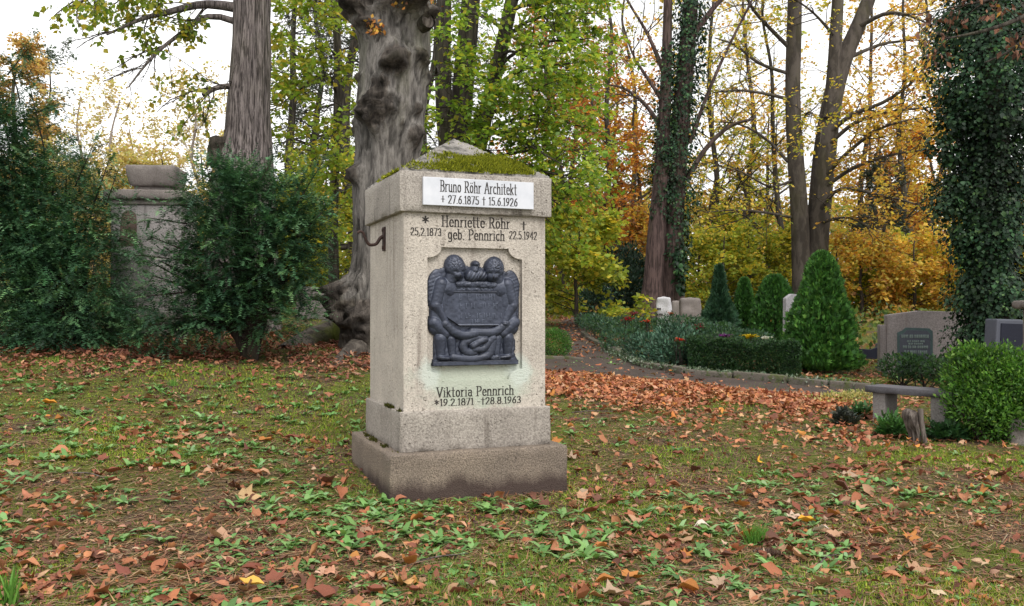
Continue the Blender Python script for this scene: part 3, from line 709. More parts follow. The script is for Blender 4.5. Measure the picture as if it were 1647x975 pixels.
def spawn(P, Rd, k, r, tmin=.25, tmax=1.0, ang=(35, 70), flat=0.0):
    """k children per path: start points, directions, parent's radius there"""
    B = len(P); idx = np.repeat(np.arange(B), k); t = r.uniform(tmin, tmax, len(idx)); p, T = along(P[idx], t)
    q = r.normal(0, 1, (len(idx), 3)); q[:, 2] *= 1-flat; q = nrm(q-(q*T).sum(1, keepdims=True)*T)
    a = np.radians(r.uniform(*ang, len(idx)))[:, None]; d = T*np.cos(a)+q*np.sin(a)
    n = P.shape[1]-1; rr = np.array([np.interp(tt*n, np.arange(n+1), Rd[i]) for i, tt in zip(idx, t)])
    return p, d, rr, t, idx

def taper(r0, n, end=.35):
    return np.asarray(r0)[:, None]*np.linspace(1, end, n+1)[None]

def leaves_on(P, r, m, size, cols, w=None, asp=.62, tmin=.1, droop=.15, flat=.7, six=False, jit=.22, spread=.04):
    """m leaves along each twig, roughly level sprays"""
    B = len(P); idx = np.repeat(np.arange(B), m); t = r.uniform(tmin, 1, len(idx)); p, T = along(P[idx], t)
    side = nrm(np.cross(T, UP)+r.normal(0, .15, T.shape)); sg = np.where(r.random(len(idx)) < .5, 1, -1)[:, None]
    D = nrm(T*.55+side*sg*.85+r.normal(0, .35, T.shape)-UP*droop); N = nrm(UP*flat+r.normal(0, .55, T.shape))
    L = size*r.uniform(.65, 1.25, len(idx)); p = p+r.normal(0, spread, p.shape)
    tone = 1+.22*(vn(p*.9, 77)-.5)*2
    return leaf_geo(p, D, N, L, L*asp*r.uniform(.8, 1.15, len(idx)), pal(r, len(idx), cols, w, jit)*tone[:, None], .18, six)

def wood(G, P, Rd, sides):
    V, F = tube_batch(P, Rd, sides); G.add(V, F)

GREEN = ((.225, .36, .05), (.37, .46, .06), (.14, .25, .035), (.52, .47, .07)); GREEN_W = (5, 4, 3, 1.3)
GOLD = ((.68, .48, .09), (.60, .31, .06), (.50, .42, .09), (.33, .17, .07)); GOLD_W = (5, 2, 3, .8)
ORANGE = ((.55, .23, .045), (.45, .16, .045), (.60, .35, .055), (.23, .11, .055)); ORANGE_W = (4, 3, 3, 2)
YGREEN = ((.38, .40, .06), (.26, .33, .045), (.58, .47, .06), (.14, .21, .04)); YGREEN_W = (4, 3, 2, 2)
TAN = ((.50, .35, .15), (.45, .27, .10), (.58, .44, .17), (.30, .20, .10)); TAN_W = (4, 3, 3, 1)

def trunk_rings(ctrl, rings, sides, fn=None, cap=True):
    """ctrl rows x,y,z,r ; fn(theta, z, P)->(dr factor, colour)"""
    S = spline(ctrl, rings); th = np.arange(sides)*2*np.pi/sides
    c = S[:, None, :3]; r = S[:, 3][:, None]; dirs = np.stack([np.cos(th), np.sin(th), 0*th], -1)[None]
    V = c+dirs*r[..., None]; C = np.ones(V.shape)
    if fn is not None:
        dr, C = fn(np.broadcast_to(th[None], r.shape[:1]+th.shape), V, S); V = V+dirs*dr[..., None]
    return V.reshape(-1, 3), grid_faces(sides, rings, True), C.reshape(-1, 3)

def px_ctrl(rows, Y):
    """rows (px, py, half width px[, dY]) at depth Y -> x,y,z,r"""
    out = []
    for q in rows:
        y = Y+(q[3] if len(q) > 3 else 0); p = at(q[0], q[1], y); out.append((p[0], p[1], p[2], q[2]/1448*y))
    return np.array(out)

def tree(name, label, cat_group, stems, bark, limbs, cfg, leafmat, leafcfg, seed, cat='tree', extra=None, crown_name='crown', trunk_fn=None, rings=60, sides=14, root=None, twigmat=None):
    """stems: list of ctrl arrays. limbs: list of (stem polylines given explicitly as [(x,y,z,r)...]) that carry the crown's twigs"""
    r = np.random.default_rng(seed); base = stems[0][0, :3] if root is None else root
    T = thing(name, label, cat, base, group=cat_group)
    G = Geo()
    for s in stems:
        V, F, C = trunk_rings(s, rings, sides, trunk_fn); G.add(V, F, C)
    LB = [spline(l, 13) for l in limbs]
    for l in LB:
        V, F = tube(l[:, :3], np.maximum(l[:, 3], .006), 5 if l[0, 3] < .04 else 7); G.add(V, F, (1, 1, 1))
    if LB:
        P = np.stack([l[:, :3] for l in LB]); Rd = np.stack([np.maximum(l[:, 3], .006) for l in LB]); tw = Geo(); last = P
        for q in cfg:
            p, d, rr, t, idx = spawn(P, Rd, q['k'], r, q.get('tmin', .2), 1.0, q.get('ang', (35, 70)), q.get('flat', .4))
            if 'bias' in q: d = nrm(d+np.array(q['bias']))
            L = q['L']*r.uniform(.55, 1.25, len(p))*(1.1-.45*t); n = q.get('n', 4)
            P = paths(p, d, L, n, r, q.get('wig', .2), q.get('up', 0)); Rd = taper(np.minimum(rr*.6, q['r']*r.uniform(.7, 1.2, len(p))), n, .4)
            last = P
            if not q.get('bare'): wood(tw, P, Rd, q.get('sides', 4))
        G2 = Geo()
        for lc in leafcfg:
            sel = last
            if 'keep' in lc:
                k = lc['keep'](last[:, 0], r); sel = last[k]
            if len(sel): V, F, C = leaves_on(sel, r, **{k: v for k, v in lc.items() if k != 'keep'}); G2.add(V, F, C)
        tr = G.out('trunk', bark, T, True)
        tw.out('twigs', twigmat or bark, T, True)['kind'] = 'stuff'
        if G2.V: G2.out(crown_name, leafmat, T)
    else:
        tr = G.out('trunk', bark, T, True)
    if extra: extra(T, r)
    return T

# ------------------------------------------------------------------ the two big lindens
def gz(p): return float(g(p[0], p[1]))

def furrow_fn(th, V, S):
    P = np.stack([np.cos(th)*5.0, np.sin(th)*5.0, V[..., 2]*.55+vn(V*1.2, 2)*.5], -1)
    n = 1-np.abs(vn(P*2.0, 3)*2-1); n2 = vn(np.stack([np.cos(th)*14, np.sin(th)*14, V[..., 2]*2.2], -1), 5)
    dr = -.030*n**2*1.0+.012*(n2-.5)+(fbm(V*1.4, 2, 7)-.5)*.05
    C = np.ones(V.shape)*(1.08-.45*sst(n, .7, 1))[..., None]
    return dr, C
def build_furrow_tree():
    Y = 16.0; b = xg(388, Y)
    st = px_ctrl([(388, 590, 92), (386, 540, 72), (389, 400, 58), (391, 300, 50), (395, 240, 41), (400, 150, 34), (404, 50, 31), (404, -100, 30), (402, -500, 27), (400, -1100, 16)], Y)
    def br(rows): return px_ctrl(rows, Y)
    limbs = [br([(395, 14, 9), (330, 6, 7), (270, 18, 5, -.5), (225, 30, 3.5, -1.0), (170, 55, 1.6, -1.4)]),
             br([(395, 40, 6), (340, 25, 5), (280, 60, 3.4, -.5), (240, 95, 2.4, -1), (205, 140, 1.2, -1.2)]),
             br([(390, 140, 6), (350, 140, 4.5, -.3), (325, 152, 3.2, -.5)]),
             br([(395, -40, 9), (300, -60, 7, -.6), (200, -30, 4.5, -1.2), (110, 10, 2, -1.8)]),
             br([(395, -60, 9), (330, -110, 7, .6), (250, -60, 4, .9), (160, -10, 2, 1.0)]),
             br([(405, -20, 9), (440, -70, 6, 1), (490, -60, 4, 1.5), (520, -10, 2, 2)]),
             br([(400, -120, 9), (330, -170, 7, -1), (210, -130, 4, -2), (120, -60, 2, -2.5)])]
    cfg = [dict(k=11, L=1.2, r=.014, n=4, ang=(30, 65), flat=.5, up=-.10, bias=(-.1, 0, -.15)), dict(k=7, L=.5, r=.006, n=3, ang=(25, 60), up=-.1, sides=3)]
    GR = ((.17, .25, .03), (.28, .30, .035), (.11, .18, .022), (.42, .35, .04))
    def keep(p, r):
        d = fbm(p*.8, 2, 5); lim = (p[:, 0] < -4.9) | (p[:, 2] > 6.6)
        return (r.random(len(p)) < np.where(p[:, 2] > 5.9, .85, .25)*(d > .36)) & lim
    def extra(T, r):
        # dark hollow knob on the near left flank
        V, F = rough_block((-.22, -.2, -.3), (.16, .2, .28), rnd=.15, res=.05, amp=.10, nsc=5, seed=4); p = at(357, 243, Y-.15)
        mk('knot', V+p, F, MAT['bark_dark'], T, smooth=True)
    T = tree('linden_tree', 'straight linden trunk with grey furrowed bark rising behind the rounded yew', None, [st], MAT['bark_furrow'], limbs, cfg, MAT['leaf'],
         [dict(m=8, size=.11, cols=GR, w=(4, 4, 2, 2), asp=.8, droop=.4, flat=.5, keep=keep)], 11, trunk_fn=furrow_fn, rings=240, sides=120, root=b, extra=extra, twigmat=MAT['twig'])
build_furrow_tree()

BURLS = [(613, 188, 27, .30), (640, 108, 20, .22), (577, 285, 16, .20), (668, 222, 17, .16), (590, 25, 26, .34), (645, 8, 28, .28), (604, 52, 18, .2), (668, 12, 20, .26), (676, 100, 13, .15), (688, 128, 10, .13), (652, 210, 9, .09),
         (682, 38, 14, .24), (618, 152, 14, .11), (556, 468, 26, .32), (588, 520, 30, .25), (545, 500, 22, .25), (630, 120, 9, .07), (585, 130, 9, .09), (672, 180, 9, .08), (575, 210, 10, .08)]
def build_burl_tree():
    Y = 13.5; b = xg(610, Y)
    st = px_ctrl([(618, 600, 86), (614, 560, 68), (612, 520, 57), (612, 470, 51), (615, 420, 48), (619, 340, 50), (624, 250, 54), (630, 170, 54), (633, 100, 53), (633, 40, 58), (632, -30, 62), (630, -120, 50), (628, -300, 40), (625, -700, 26), (620, -1000, 8)], Y)
    def fn(th, V, S):
        zz = V[..., 2]; cx = S[:, 0][:, None]; rad = S[:, 3][:, None]; dr = (fbm(V*1.1, 3, 3)-.5)*.16
        fl = np.stack([np.cos(th)*2.4, np.sin(th)*2.4, zz*.35], -1); dr += .05*(1-np.abs(vn(fl*1.5, 8)*2-1))**2-.03
        dr += .018*(vn(np.stack([np.cos(th)*16, np.sin(th)*16, zz*2.5], -1), 6)-.5)+.03*(fbm(V*np.array([7, 7, 3.5]), 3, 16)-.5)
        dark = np.zeros(th.shape); basefl = sst(zz, 1.5, .6); dr += basefl*.10*np.maximum(np.sin(th*5+1.0), 0)**2
        for (px, py, rp, h) in BURLS:
            p = at(px, py, Y); R0 = rp/1448*Y
            sth = np.clip((p[0]-np.interp(p[2], S[:, 2], S[:, 0]))/np.interp(p[2], S[:, 2], S[:, 3]), -.97, .97)
            rr = np.interp(p[2], S[:, 2], S[:, 3]); t0 = math.atan2(-math.sqrt(1-sth*sth), sth)
            da = (np.arctan2(np.sin(th-t0), np.cos(th-t0)))*rr; dz = zz-p[2]; d = np.sqrt(da**2+dz**2)/R0
            d = d+(fbm(V*4, 3, 9)-.5)*1.3
            k = np.exp(-np.maximum(d, 0)**2*1.1)
            rough = .8+1.5*(fbm(V*8, 3, 4)-.5)+.75*(1-np.abs(vn(V*np.array([9, 9, 15]), 2)*2-1))**2-.25
            dr = dr+h*k*rough; dark = np.maximum(dark, sst(k, .25, .6))
        crack = sst(1-np.abs(fbm(V*np.array([6, 6, 1.6]), 3, 21)*2-1), .88, .98)
        foot_dark = sst(zz, 1.75, 1.15); dark = np.maximum(dark, foot_dark*.8)  # trunk colour gets darker towards the foot, all round
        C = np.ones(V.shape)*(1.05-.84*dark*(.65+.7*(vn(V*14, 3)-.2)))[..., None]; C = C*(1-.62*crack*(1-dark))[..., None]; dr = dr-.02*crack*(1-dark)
        C = C*np.where((dark > .4)[..., None], np.array([1.0, .93, .88]), 1.0)
        return dr, np.clip(C, .08, 1.2)
    def extra(T, r):
        for k, (rows, r0) in enumerate((([(575, 548), (535, 548), (500, 552), (455, 560)], .34), ([(590, 565), (560, 572), (535, 588)], .16), ([(620, 560), (660, 562), (700, 575)], .2))):
            P = np.array([hit(*q) for q in rows]); P[0] = P[0]*.5+np.array([b[0], b[1], P[0][2]+.35])*.5; P = spline(P, 26); P[:, 2] += np.linspace(.05, -.06, 26)
            rd = np.linspace(r0*1.3, r0*.35, 26); V, F = tube(P, rd, 14); V = V+(fbm(V*6, 3, k)-.5)[:, None]*.1
            rt = mk('root', V, F, MAT['bark_root'], T, smooth=True)
            n = 5200 if k == 0 else 900; i = r.integers(4, 25, n); a = r.uniform(.25, 2.9, n)
            Q = P[i]+np.stack([np.cos(a)*rd[i]*-.3, np.cos(a)*rd[i]*1.0, np.sin(a)*rd[i]*1.1], -1)+r.normal(0, .02, (n, 3))
            kk = fbm(Q*3, 2, 4) > .42
            moss_tufts('moss', Q[kk], np.tile(UP, (kk.sum(), 1)), rt, .07, r, w=.012)
        # cut limb stub, upper right
        p = at(683, 36, Y-.35); V, F = tube(np.array([p+(-.2, .2, 0), p, p+(.06, -.08, .01)]), [.14, .13, .115], 14); mk('limb_stub', V, F, MAT['bark_dark'], T, smooth=True)
        V, F = tube(np.array([p+(.052, -.07, .01), p+(.066, -.088, .012)]), [.10, .001], 14); mk('cut_face', V, F, MAT['wood'], T, smooth=True)
        G = Geo(); Q = np.array([at(*q) for q in [(580, 18, 13.1), (603, 42, 12.9), (690, 5, 13.1), (572, 25, 13.2), (640, -8, 12.8)]]); idx = r.integers(0, len(Q), 260)
        Pp = Q[idx]+r.normal(0, .07, (260, 3)); V, F, C = leaf_geo(Pp, r.normal(0, 1, (260, 3))-UP*.5, r.normal(0, 1, (260, 3)), .07, .05, pal(r, 260, ORANGE, ORANGE_W)*.8); mk('caught_leaves', V, F, MAT['dead'], T, C)['kind'] = 'stuff'
    limbs = [px_ctrl([(632, -90, 30), (560, -170, 18, -.5), (480, -210, 9, -1)], Y), px_ctrl([(632, -90, 30), (720, -190, 18, -.5), (800, -210, 9, -1)], Y)]
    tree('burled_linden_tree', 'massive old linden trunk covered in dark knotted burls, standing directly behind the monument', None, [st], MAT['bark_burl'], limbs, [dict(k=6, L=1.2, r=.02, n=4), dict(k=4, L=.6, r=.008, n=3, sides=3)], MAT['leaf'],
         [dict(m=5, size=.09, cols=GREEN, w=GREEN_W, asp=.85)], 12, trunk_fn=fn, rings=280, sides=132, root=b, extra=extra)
build_burl_tree()

# ------------------------------------------------------------------ green layered linden with several stems, seen on both sides of the burled trunk
def level_limb(px, py, Y, ex, ey, dY, r0=.05, sag=.0):
    a = at(px, py, Y); e = at(ex, ey, Y+dY); m = a*.5+e*.5+UP*(.25+sag); return np.array([(*a, r0), (*(a*.75+m*.25+UP*.12), r0*.85), (*m, r0*.6), (*(m*.45+e*.55), r0*.4), (*e, r0*.18)])
def build_green():
    Y = 20.0; b = xg(742, Y)
    stems = [px_ctrl([(735, 560, 24), (728, 300, 16), (716, 200, 14), (712, 100, 13), (714, 0, 12), (716, -400, 9)], Y),
             px_ctrl([(742, 560, 26, .3), (738, 300, 20, .3), (740, 200, 18, .3), (748, 100, 17, .3), (757, 0, 15, .3), (772, -400, 9, .3)], Y),
             px_ctrl([(748, 560, 22), (760, 300, 14), (776, 205, 13), (800, 105, 12), (822, 5, 11), (860, -200, 9), (900, -400, 6)], Y)]
    L = [level_limb(770, 230, Y, 860, 235, -1.0), level_limb(778, 190, Y, 940, 205, -1.5, .05), level_limb(790, 150, Y, 930, 100, -1, .05), level_limb(800, 110, Y, 960, 60, -.5), level_limb(815, 60, Y, 970, 20, 0), level_limb(760, 300, Y, 935, 285, -2.0, .06), level_limb(765, 270, Y, 900, 330, -1.5),
         level_limb(820, 10, Y, 930, -30, -1), level_limb(830, -30, Y, 990, -10, 1.0), level_limb(755, 280, Y, 950, 240, .5, .05), level_limb(700, 120, Y, 712, 150, -2.6, .03), level_limb(720, 190, Y, 745, 190, -2.5, .03),
         level_limb(770, 240, Y, 880, 180, -2.0, .045), level_limb(760, 200, Y, 850, 130, -2.2, .04), level_limb(740, 40, Y, 800, 40, -2.0, .04), level_limb(830, 0, Y, 900, 60, -1.5, .04),
         level_limb(772, 225, Y, 905, 265, -2.6, .05), level_limb(765, 250, Y, 840, 300, -2.4, .04), level_limb(800, 100, Y, 880, 110, -2.5, .04), level_limb(780, 170, Y, 900, 150, 1.0, .05), level_limb(820, 20, Y, 940, 40, 1.5, .05), level_limb(720, 60, Y, 700, 80, -2.5, .03), level_limb(745, 0, Y, 780, -20, -2.5, .04), level_limb(712, 200, Y, 705, 235, -2.8, .03), level_limb(770, 260, Y, 955, 320, -1.0, .05), level_limb(765, 290, Y, 900, 370, .5, .04), level_limb(850, -120, Y, 960, -60, -1.0, .05), level_limb(760, -100, Y, 830, -60, -2.0, .05)]
    cfg = [dict(k=9, L=1.6, r=.016, n=4, ang=(35, 80), flat=.85, up=-.04, wig=.15), dict(k=7, L=.7, r=.005, n=2, ang=(30, 65), flat=.85, up=-.05, sides=3)]
    def keep(p, r): return (r.random(len(p)) < .95)
    tree('multi_stemmed_linden_tree', 'dark multi-stemmed tree with level sprays of bright green leaves above the pyramid roof', None, stems, MAT['bark_dark'], L, cfg, MAT['leaf'],
         [dict(m=9, size=.125, cols=GREEN, w=GREEN_W, asp=.74, droop=.2, flat=1.1, keep=keep)], 13, root=b)
    # young linden between the furrowed trunk and the burled one
    Y2 = 18.0
    s2 = [px_ctrl([(540, 560, 10), (536, 350, 8), (543, 150, 7), (540, 0, 6), (540, -250, 4)], Y2+2)]
    L2 = [level_limb(540, 40, Y2+2, 450, 30, -2, .03), level_limb(540, 90, Y2+2, 452, 110, -2, .03), level_limb(541, 140, Y2+2, 445, 170, -2.5, .03), level_limb(541, 10, Y2+2, 505, 60, -3, .03), level_limb(541, 190, Y2+2, 560, 190, -3, .03), level_limb(540, 220, Y2+2, 480, 250, -2, .03),
          level_limb(538, 260, Y2+2, 470, 300, -2.5, .03), level_limb(538, 300, Y2+2, 555, 300, -2, .03), level_limb(540, 0, Y2+2, 470, -20, -2, .03), level_limb(540, -30, Y2+2, 600, -40, -2.5, .03), level_limb(538, 340, Y2+2, 510, 350, -2, .025), level_limb(540, 150, Y2+2, 500, 130, -3.0, .03)]
    tree('young_linden_tree', 'slender young tree with yellow-green leaves between the furrowed trunk and the burled trunk', None, s2, MAT['bark_dark'], L2, [dict(k=8, L=1.1, r=.012, n=4, ang=(35, 80), flat=.85, up=-.04, wig=.15), dict(k=7, L=.55, r=.005, n=2, ang=(30, 60), flat=.85, up=-.05, sides=3)], MAT['leaf'],
         [dict(m=10, size=.125, cols=YGREEN[:3]+((.28, .42, .055),), w=(3, 3, 1.2, 5), asp=.75, droop=.25, flat=1.0, keep=lambda p, r: r.random(len(p)) < .8)], 14)
build_green()

# ------------------------------------------------------------------ ivy
IVY = ((.014, .040, .018), (.024, .060, .022), (.009, .025, .012), (.05, .10, .03)); IVY_W = (4, 3, 3, 1)
def ivy_on(T, spine, n, size, r, thick, name='ivy', cols=IVY, w=IVY_W, six=True, lump=.6):
    """leaves shingled over a climbing column: spine rows x,y,z,r"""
    S = spline(spine, 200); i = r.integers(0, 200, n); th = r.uniform(0, 2*np.pi, n)
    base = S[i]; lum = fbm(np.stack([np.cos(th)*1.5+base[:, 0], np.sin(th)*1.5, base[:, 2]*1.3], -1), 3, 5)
    rad = base[:, 3]*(1+lump*(lum-.45)*2)+r.uniform(-thick, thick*.6, n)
    o = np.stack([np.cos(th), np.sin(th), 0*th], -1); P = base[:, :3]+o*np.maximum(rad, .02)[:, None]+UP*r.uniform(-.08, .08, n)[:, None]
    N = nrm(o+UP*.45+r.normal(0, .35, (n, 3))); D = nrm(-UP*.8+o*.35+r.normal(0, .45, (n, 3)))
    gap = fbm(P*2.6, 2, 15) > .29; P, N, D, lum = P[gap], N[gap], D[gap], lum[gap]; n = len(P)
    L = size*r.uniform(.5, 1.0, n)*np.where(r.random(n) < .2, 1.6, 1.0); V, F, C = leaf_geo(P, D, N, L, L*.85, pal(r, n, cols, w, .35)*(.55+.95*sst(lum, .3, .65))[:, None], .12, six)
    return mk(name, V, F, MAT['ivy'], T, C)

def build_ivy_twin():
    Y = 27.0; b = xg(1066, Y)
    A = px_ctrl([(1046, 520, 26), (1049, 480, 19), (1056, 380, 15), (1066, 250, 12), (1072, 120, 9), (1075, 0, 7), (1078, -300, 5)], Y)
    B = px_ctrl([(1080, 520, 28, .2), (1080, 480, 22, .2), (1082, 380, 18, .2), (1090, 250, 16, .2), (1102, 120, 14, .2), (1112, 0, 12, .2), (1125, -300, 8, .2)], Y)
    L = [px_ctrl([(1110, 230, 3.5), (1135, 160, 3), (1165, 90, 2.4), (1200, 20, 1.8), (1240, -60, 1)], Y), px_ctrl([(1105, 290, 5), (1135, 240, 4), (1180, 200, 3), (1215, 190, 1.5)], Y), px_ctrl([(1070, 120, 5), (1040, 50, 2.6), (1010, 0, 2), (980, -60, 1)], Y),
         px_ctrl([(1068, 210, 4), (1030, 160, 3), (1000, 140, 2), (970, 135, 1)], Y), px_ctrl([(1112, 60, 5), (1150, 10, 4), (1200, -40, 2)], Y), px_ctrl([(1072, 170, 4), (1045, 130, 3), (1020, 90, 2), (1000, 30, 1)], Y)]
    def extra(T, r):
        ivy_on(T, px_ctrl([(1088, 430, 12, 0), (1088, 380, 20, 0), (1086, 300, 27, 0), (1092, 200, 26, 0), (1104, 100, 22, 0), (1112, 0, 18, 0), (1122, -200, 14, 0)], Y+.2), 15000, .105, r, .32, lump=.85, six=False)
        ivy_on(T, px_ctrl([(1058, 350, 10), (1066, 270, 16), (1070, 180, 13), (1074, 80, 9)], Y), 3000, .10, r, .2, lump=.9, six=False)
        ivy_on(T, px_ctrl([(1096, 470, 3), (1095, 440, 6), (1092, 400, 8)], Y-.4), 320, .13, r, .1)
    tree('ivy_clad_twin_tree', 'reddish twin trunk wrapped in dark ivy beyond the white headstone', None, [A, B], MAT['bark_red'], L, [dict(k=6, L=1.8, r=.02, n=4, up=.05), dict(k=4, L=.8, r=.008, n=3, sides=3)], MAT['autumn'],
         [dict(m=3, size=.13, cols=GOLD, w=GOLD_W, asp=.8, keep=lambda p, r: r.random(len(p)) < .5)], 21, root=b, extra=extra, twigmat=MAT['twig'])
build_ivy_twin()

def build_beech():
    Y = 30.0; b = xg(1298, Y)
    A = px_ctrl([(1292, 520, 18), (1289, 430, 15), (1286, 340, 14), (1280, 250, 13), (1276, 150, 12), (1278, 60, 12), (1280, -20, 11), (1284, -300, 8)], Y)
    B = px_ctrl([(1308, 520, 22, .2), (1312, 420, 19, .2), (1320, 320, 18, .2), (1328, 240, 18, .2), (1338, 170, 16, .2), (1356, 100, 15, .2), (1382, 40, 13, .2), (1405, -20, 11, .2), (1450, -200, 7, .2)], Y)
    B2 = px_ctrl([(1334, 190, 12), (1342, 120, 11), (1346, 50, 10), (1350, -20, 9), (1352, -250, 6)], Y)
    def l(rows, dy=0): return px_ctrl([(q[0], q[1], q[2]*.62, dy*k) for k, q in enumerate(rows)], Y)
    L = [l([(1332, 215, 7), (1370, 185, 6), (1420, 165, 5), (1470, 130, 3), (1500, 90, 2)], -.5), l([(1330, 235, 6), (1380, 195, 5), (1430, 180, 4), (1500, 172, 2)], -.8), l([(1326, 285, 6), (1370, 240, 5), (1420, 205, 4), (1475, 190, 2)], -1.0), l([(1322, 305, 6), (1370, 272, 5), (1430, 250, 3.5), (1495, 240, 2)], -.6),
         l([(1318, 340, 6), (1350, 305, 5), (1410, 312, 4), (1480, 330, 2)], -1.0), l([(1272, 160, 5), (1230, 150, 4), (1190, 145, 3), (1150, 148, 1.5)], -.5), l([(1270, 75, 6), (1240, 45, 5), (1210, 10, 4), (1190, -40, 2)], -.3), l([(1268, 260, 4.5), (1235, 225, 3.5), (1190, 200, 2.5), (1140, 195, 1.2)], .5),
         l([(1275, 350, 4), (1230, 342, 3.5), (1180, 338, 2.5), (1135, 342, 1.2)], -.8), l([(1280, 240, 4), (1300, 180, 3), (1320, 200, 2), (1320, 230, 1)], -1), l([(1385, 40, 7), (1430, 20, 5), (1480, 30, 3), (1520, 60, 1.5)], -.7), l([(1346, 60, 5), (1310, 20, 3), (1270, -10, 2)], -.8), l([(1360, 95, 6), (1420, 70, 4), (1470, 60, 3), (1510, 20, 1.5)], .6),
         l([(1276, 120, 5), (1220, 100, 4), (1180, 70, 3), (1150, 60, 1.5)], 0), l([(1350, 0, 5), (1330, -40, 4), (1240, -60, 2)], -.5), l([(1315, 360, 4), (1360, 350, 3), (1400, 365, 2)], -.8), l([(1276, 290, 4), (1240, 300, 3), (1200, 280, 2), (1160, 260, 1)], -1.0)]
    cfg = [dict(k=10, L=2.1, r=.020, n=4, ang=(30, 70), flat=.75, up=.0), dict(k=8, L=.85, r=.007, n=2, ang=(30, 60), flat=.8, sides=3)]
    def kr(p, r): return (r.random(len(p)) < np.where(p[:, 0] > 10.4, .72, .0))
    def kl(p, r): return (r.random(len(p)) < np.where(p[:, 0] <= 10.4, .62, .0))
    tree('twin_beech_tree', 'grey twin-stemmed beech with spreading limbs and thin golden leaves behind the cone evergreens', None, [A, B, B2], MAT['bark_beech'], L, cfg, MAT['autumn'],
         [dict(m=9, size=.14, cols=GOLD, w=(4, 3, 3, .6), asp=.62, flat=1.0, keep=kr), dict(m=8, size=.13, cols=YGREEN[:3]+(GOLD[0],), w=(2, 1, 2, 3), asp=.62, flat=1.0, keep=kl)], 22, root=b, twigmat=MAT['twig'])
build_beech()

def build_ivy_tree():
    Y = 13.5; b = xg(1598, Y)
    A = px_ctrl([(1598, 640, 40), (1597, 500, 32), (1596, 350, 28), (1596, 200, 26), (1600, 0, 24), (1605, -300, 18), (1610, -700, 10)], Y)
    def extra(T, r):
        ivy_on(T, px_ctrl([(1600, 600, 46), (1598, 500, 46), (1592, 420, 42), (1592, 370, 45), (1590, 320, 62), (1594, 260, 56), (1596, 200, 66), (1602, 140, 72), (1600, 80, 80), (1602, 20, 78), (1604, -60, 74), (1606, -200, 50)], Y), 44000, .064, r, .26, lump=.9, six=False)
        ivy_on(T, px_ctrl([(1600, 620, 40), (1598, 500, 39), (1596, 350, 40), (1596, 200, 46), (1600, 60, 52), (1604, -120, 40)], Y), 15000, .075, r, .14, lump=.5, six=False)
        # sprays of adult ivy standing off the trunk
        G = Geo()
        for (px, py, n, rr) in ((1535, 195, 420, .3), (1512, 235, 240, .24), (1525, 330, 300, .26), (1540, 150, 260, .3), (1520, 90, 260, .28), (1538, 30, 300, .3), (1545, 300, 260, .25), (1530, 250, 180, .2), (1640, 330, 200, .22), (1640, 60, 300, .4), (1548, 380, 160, .18)):
            c = at(px, py, Y-.2); q = nrm(r.normal(0, 1, (n, 3)))*(r.random((n, 1))**.4)*rr*np.array([1.1, 1, .8]); L = .072*r.uniform(.6, 1.2, n)
            V, F, C = leaf_geo(c+q, nrm(q)*.5-UP*.5+r.normal(0, .4, (n, 3)), nrm(q)+UP*.6, L, L*.85, pal(r, n, IVY, IVY_W, .3), .12, True); G.add(V, F, C)
        G.out('ivy_spray', MAT['ivy'], T)['kind'] = 'stuff'
    tree('ivy_covered_tree', 'tall trunk entirely covered in dark green ivy at the right edge, behind the black headstone', None, [A], MAT['bark_dark'], [], [], None, [], 23, root=b, extra=extra)
    # branch with withered brown leaves hanging in front of the ivy
    Yb = 10.5; r = np.random.default_rng(31)
    l = [px_ctrl([(1800, -120, 7), (1720, -30, 5.5), (1650, 25, 4, -.2), (1580, 50, 2.6, -.3), (1520, 62, 1.4, -.3)], Yb), px_ctrl([(1760, -60, 5), (1690, -20, 4), (1620, -5, 2.6), (1560, 5, 1.4), (1490, 20, .8)], Yb), px_ctrl([(1700, -20, 4), (1660, 50, 3), (1620, 85, 2), (1585, 100, 1)], Yb)]
    S = px_ctrl([(1900, 900, 30), (1890, 500, 24), (1870, 200, 20), (1830, -60, 16), (1780, -260, 12), (1760, -500, 7)], Yb)
    tree('overhanging_maple_tree', 'branch with withered brown leaves hanging into the top right corner', None, [S], MAT['bark_dark'], l, [dict(k=7, L=.5, r=.008, n=3, ang=(30, 60), up=-.05), dict(k=4, L=.22, r=.004, n=3, sides=3, up=-.1)], MAT['dead'],
         [dict(m=4, size=.085, cols=((.17, .075, .045), (.24, .11, .065), (.10, .045, .03), (.45, .25, .04)), w=(4, 3, 3, .25), asp=.5, droop=1.0, flat=.2, keep=lambda p, r: r.random(len(p)) < .75)], 32, twigmat=MAT['twig'])
build_ivy_tree()

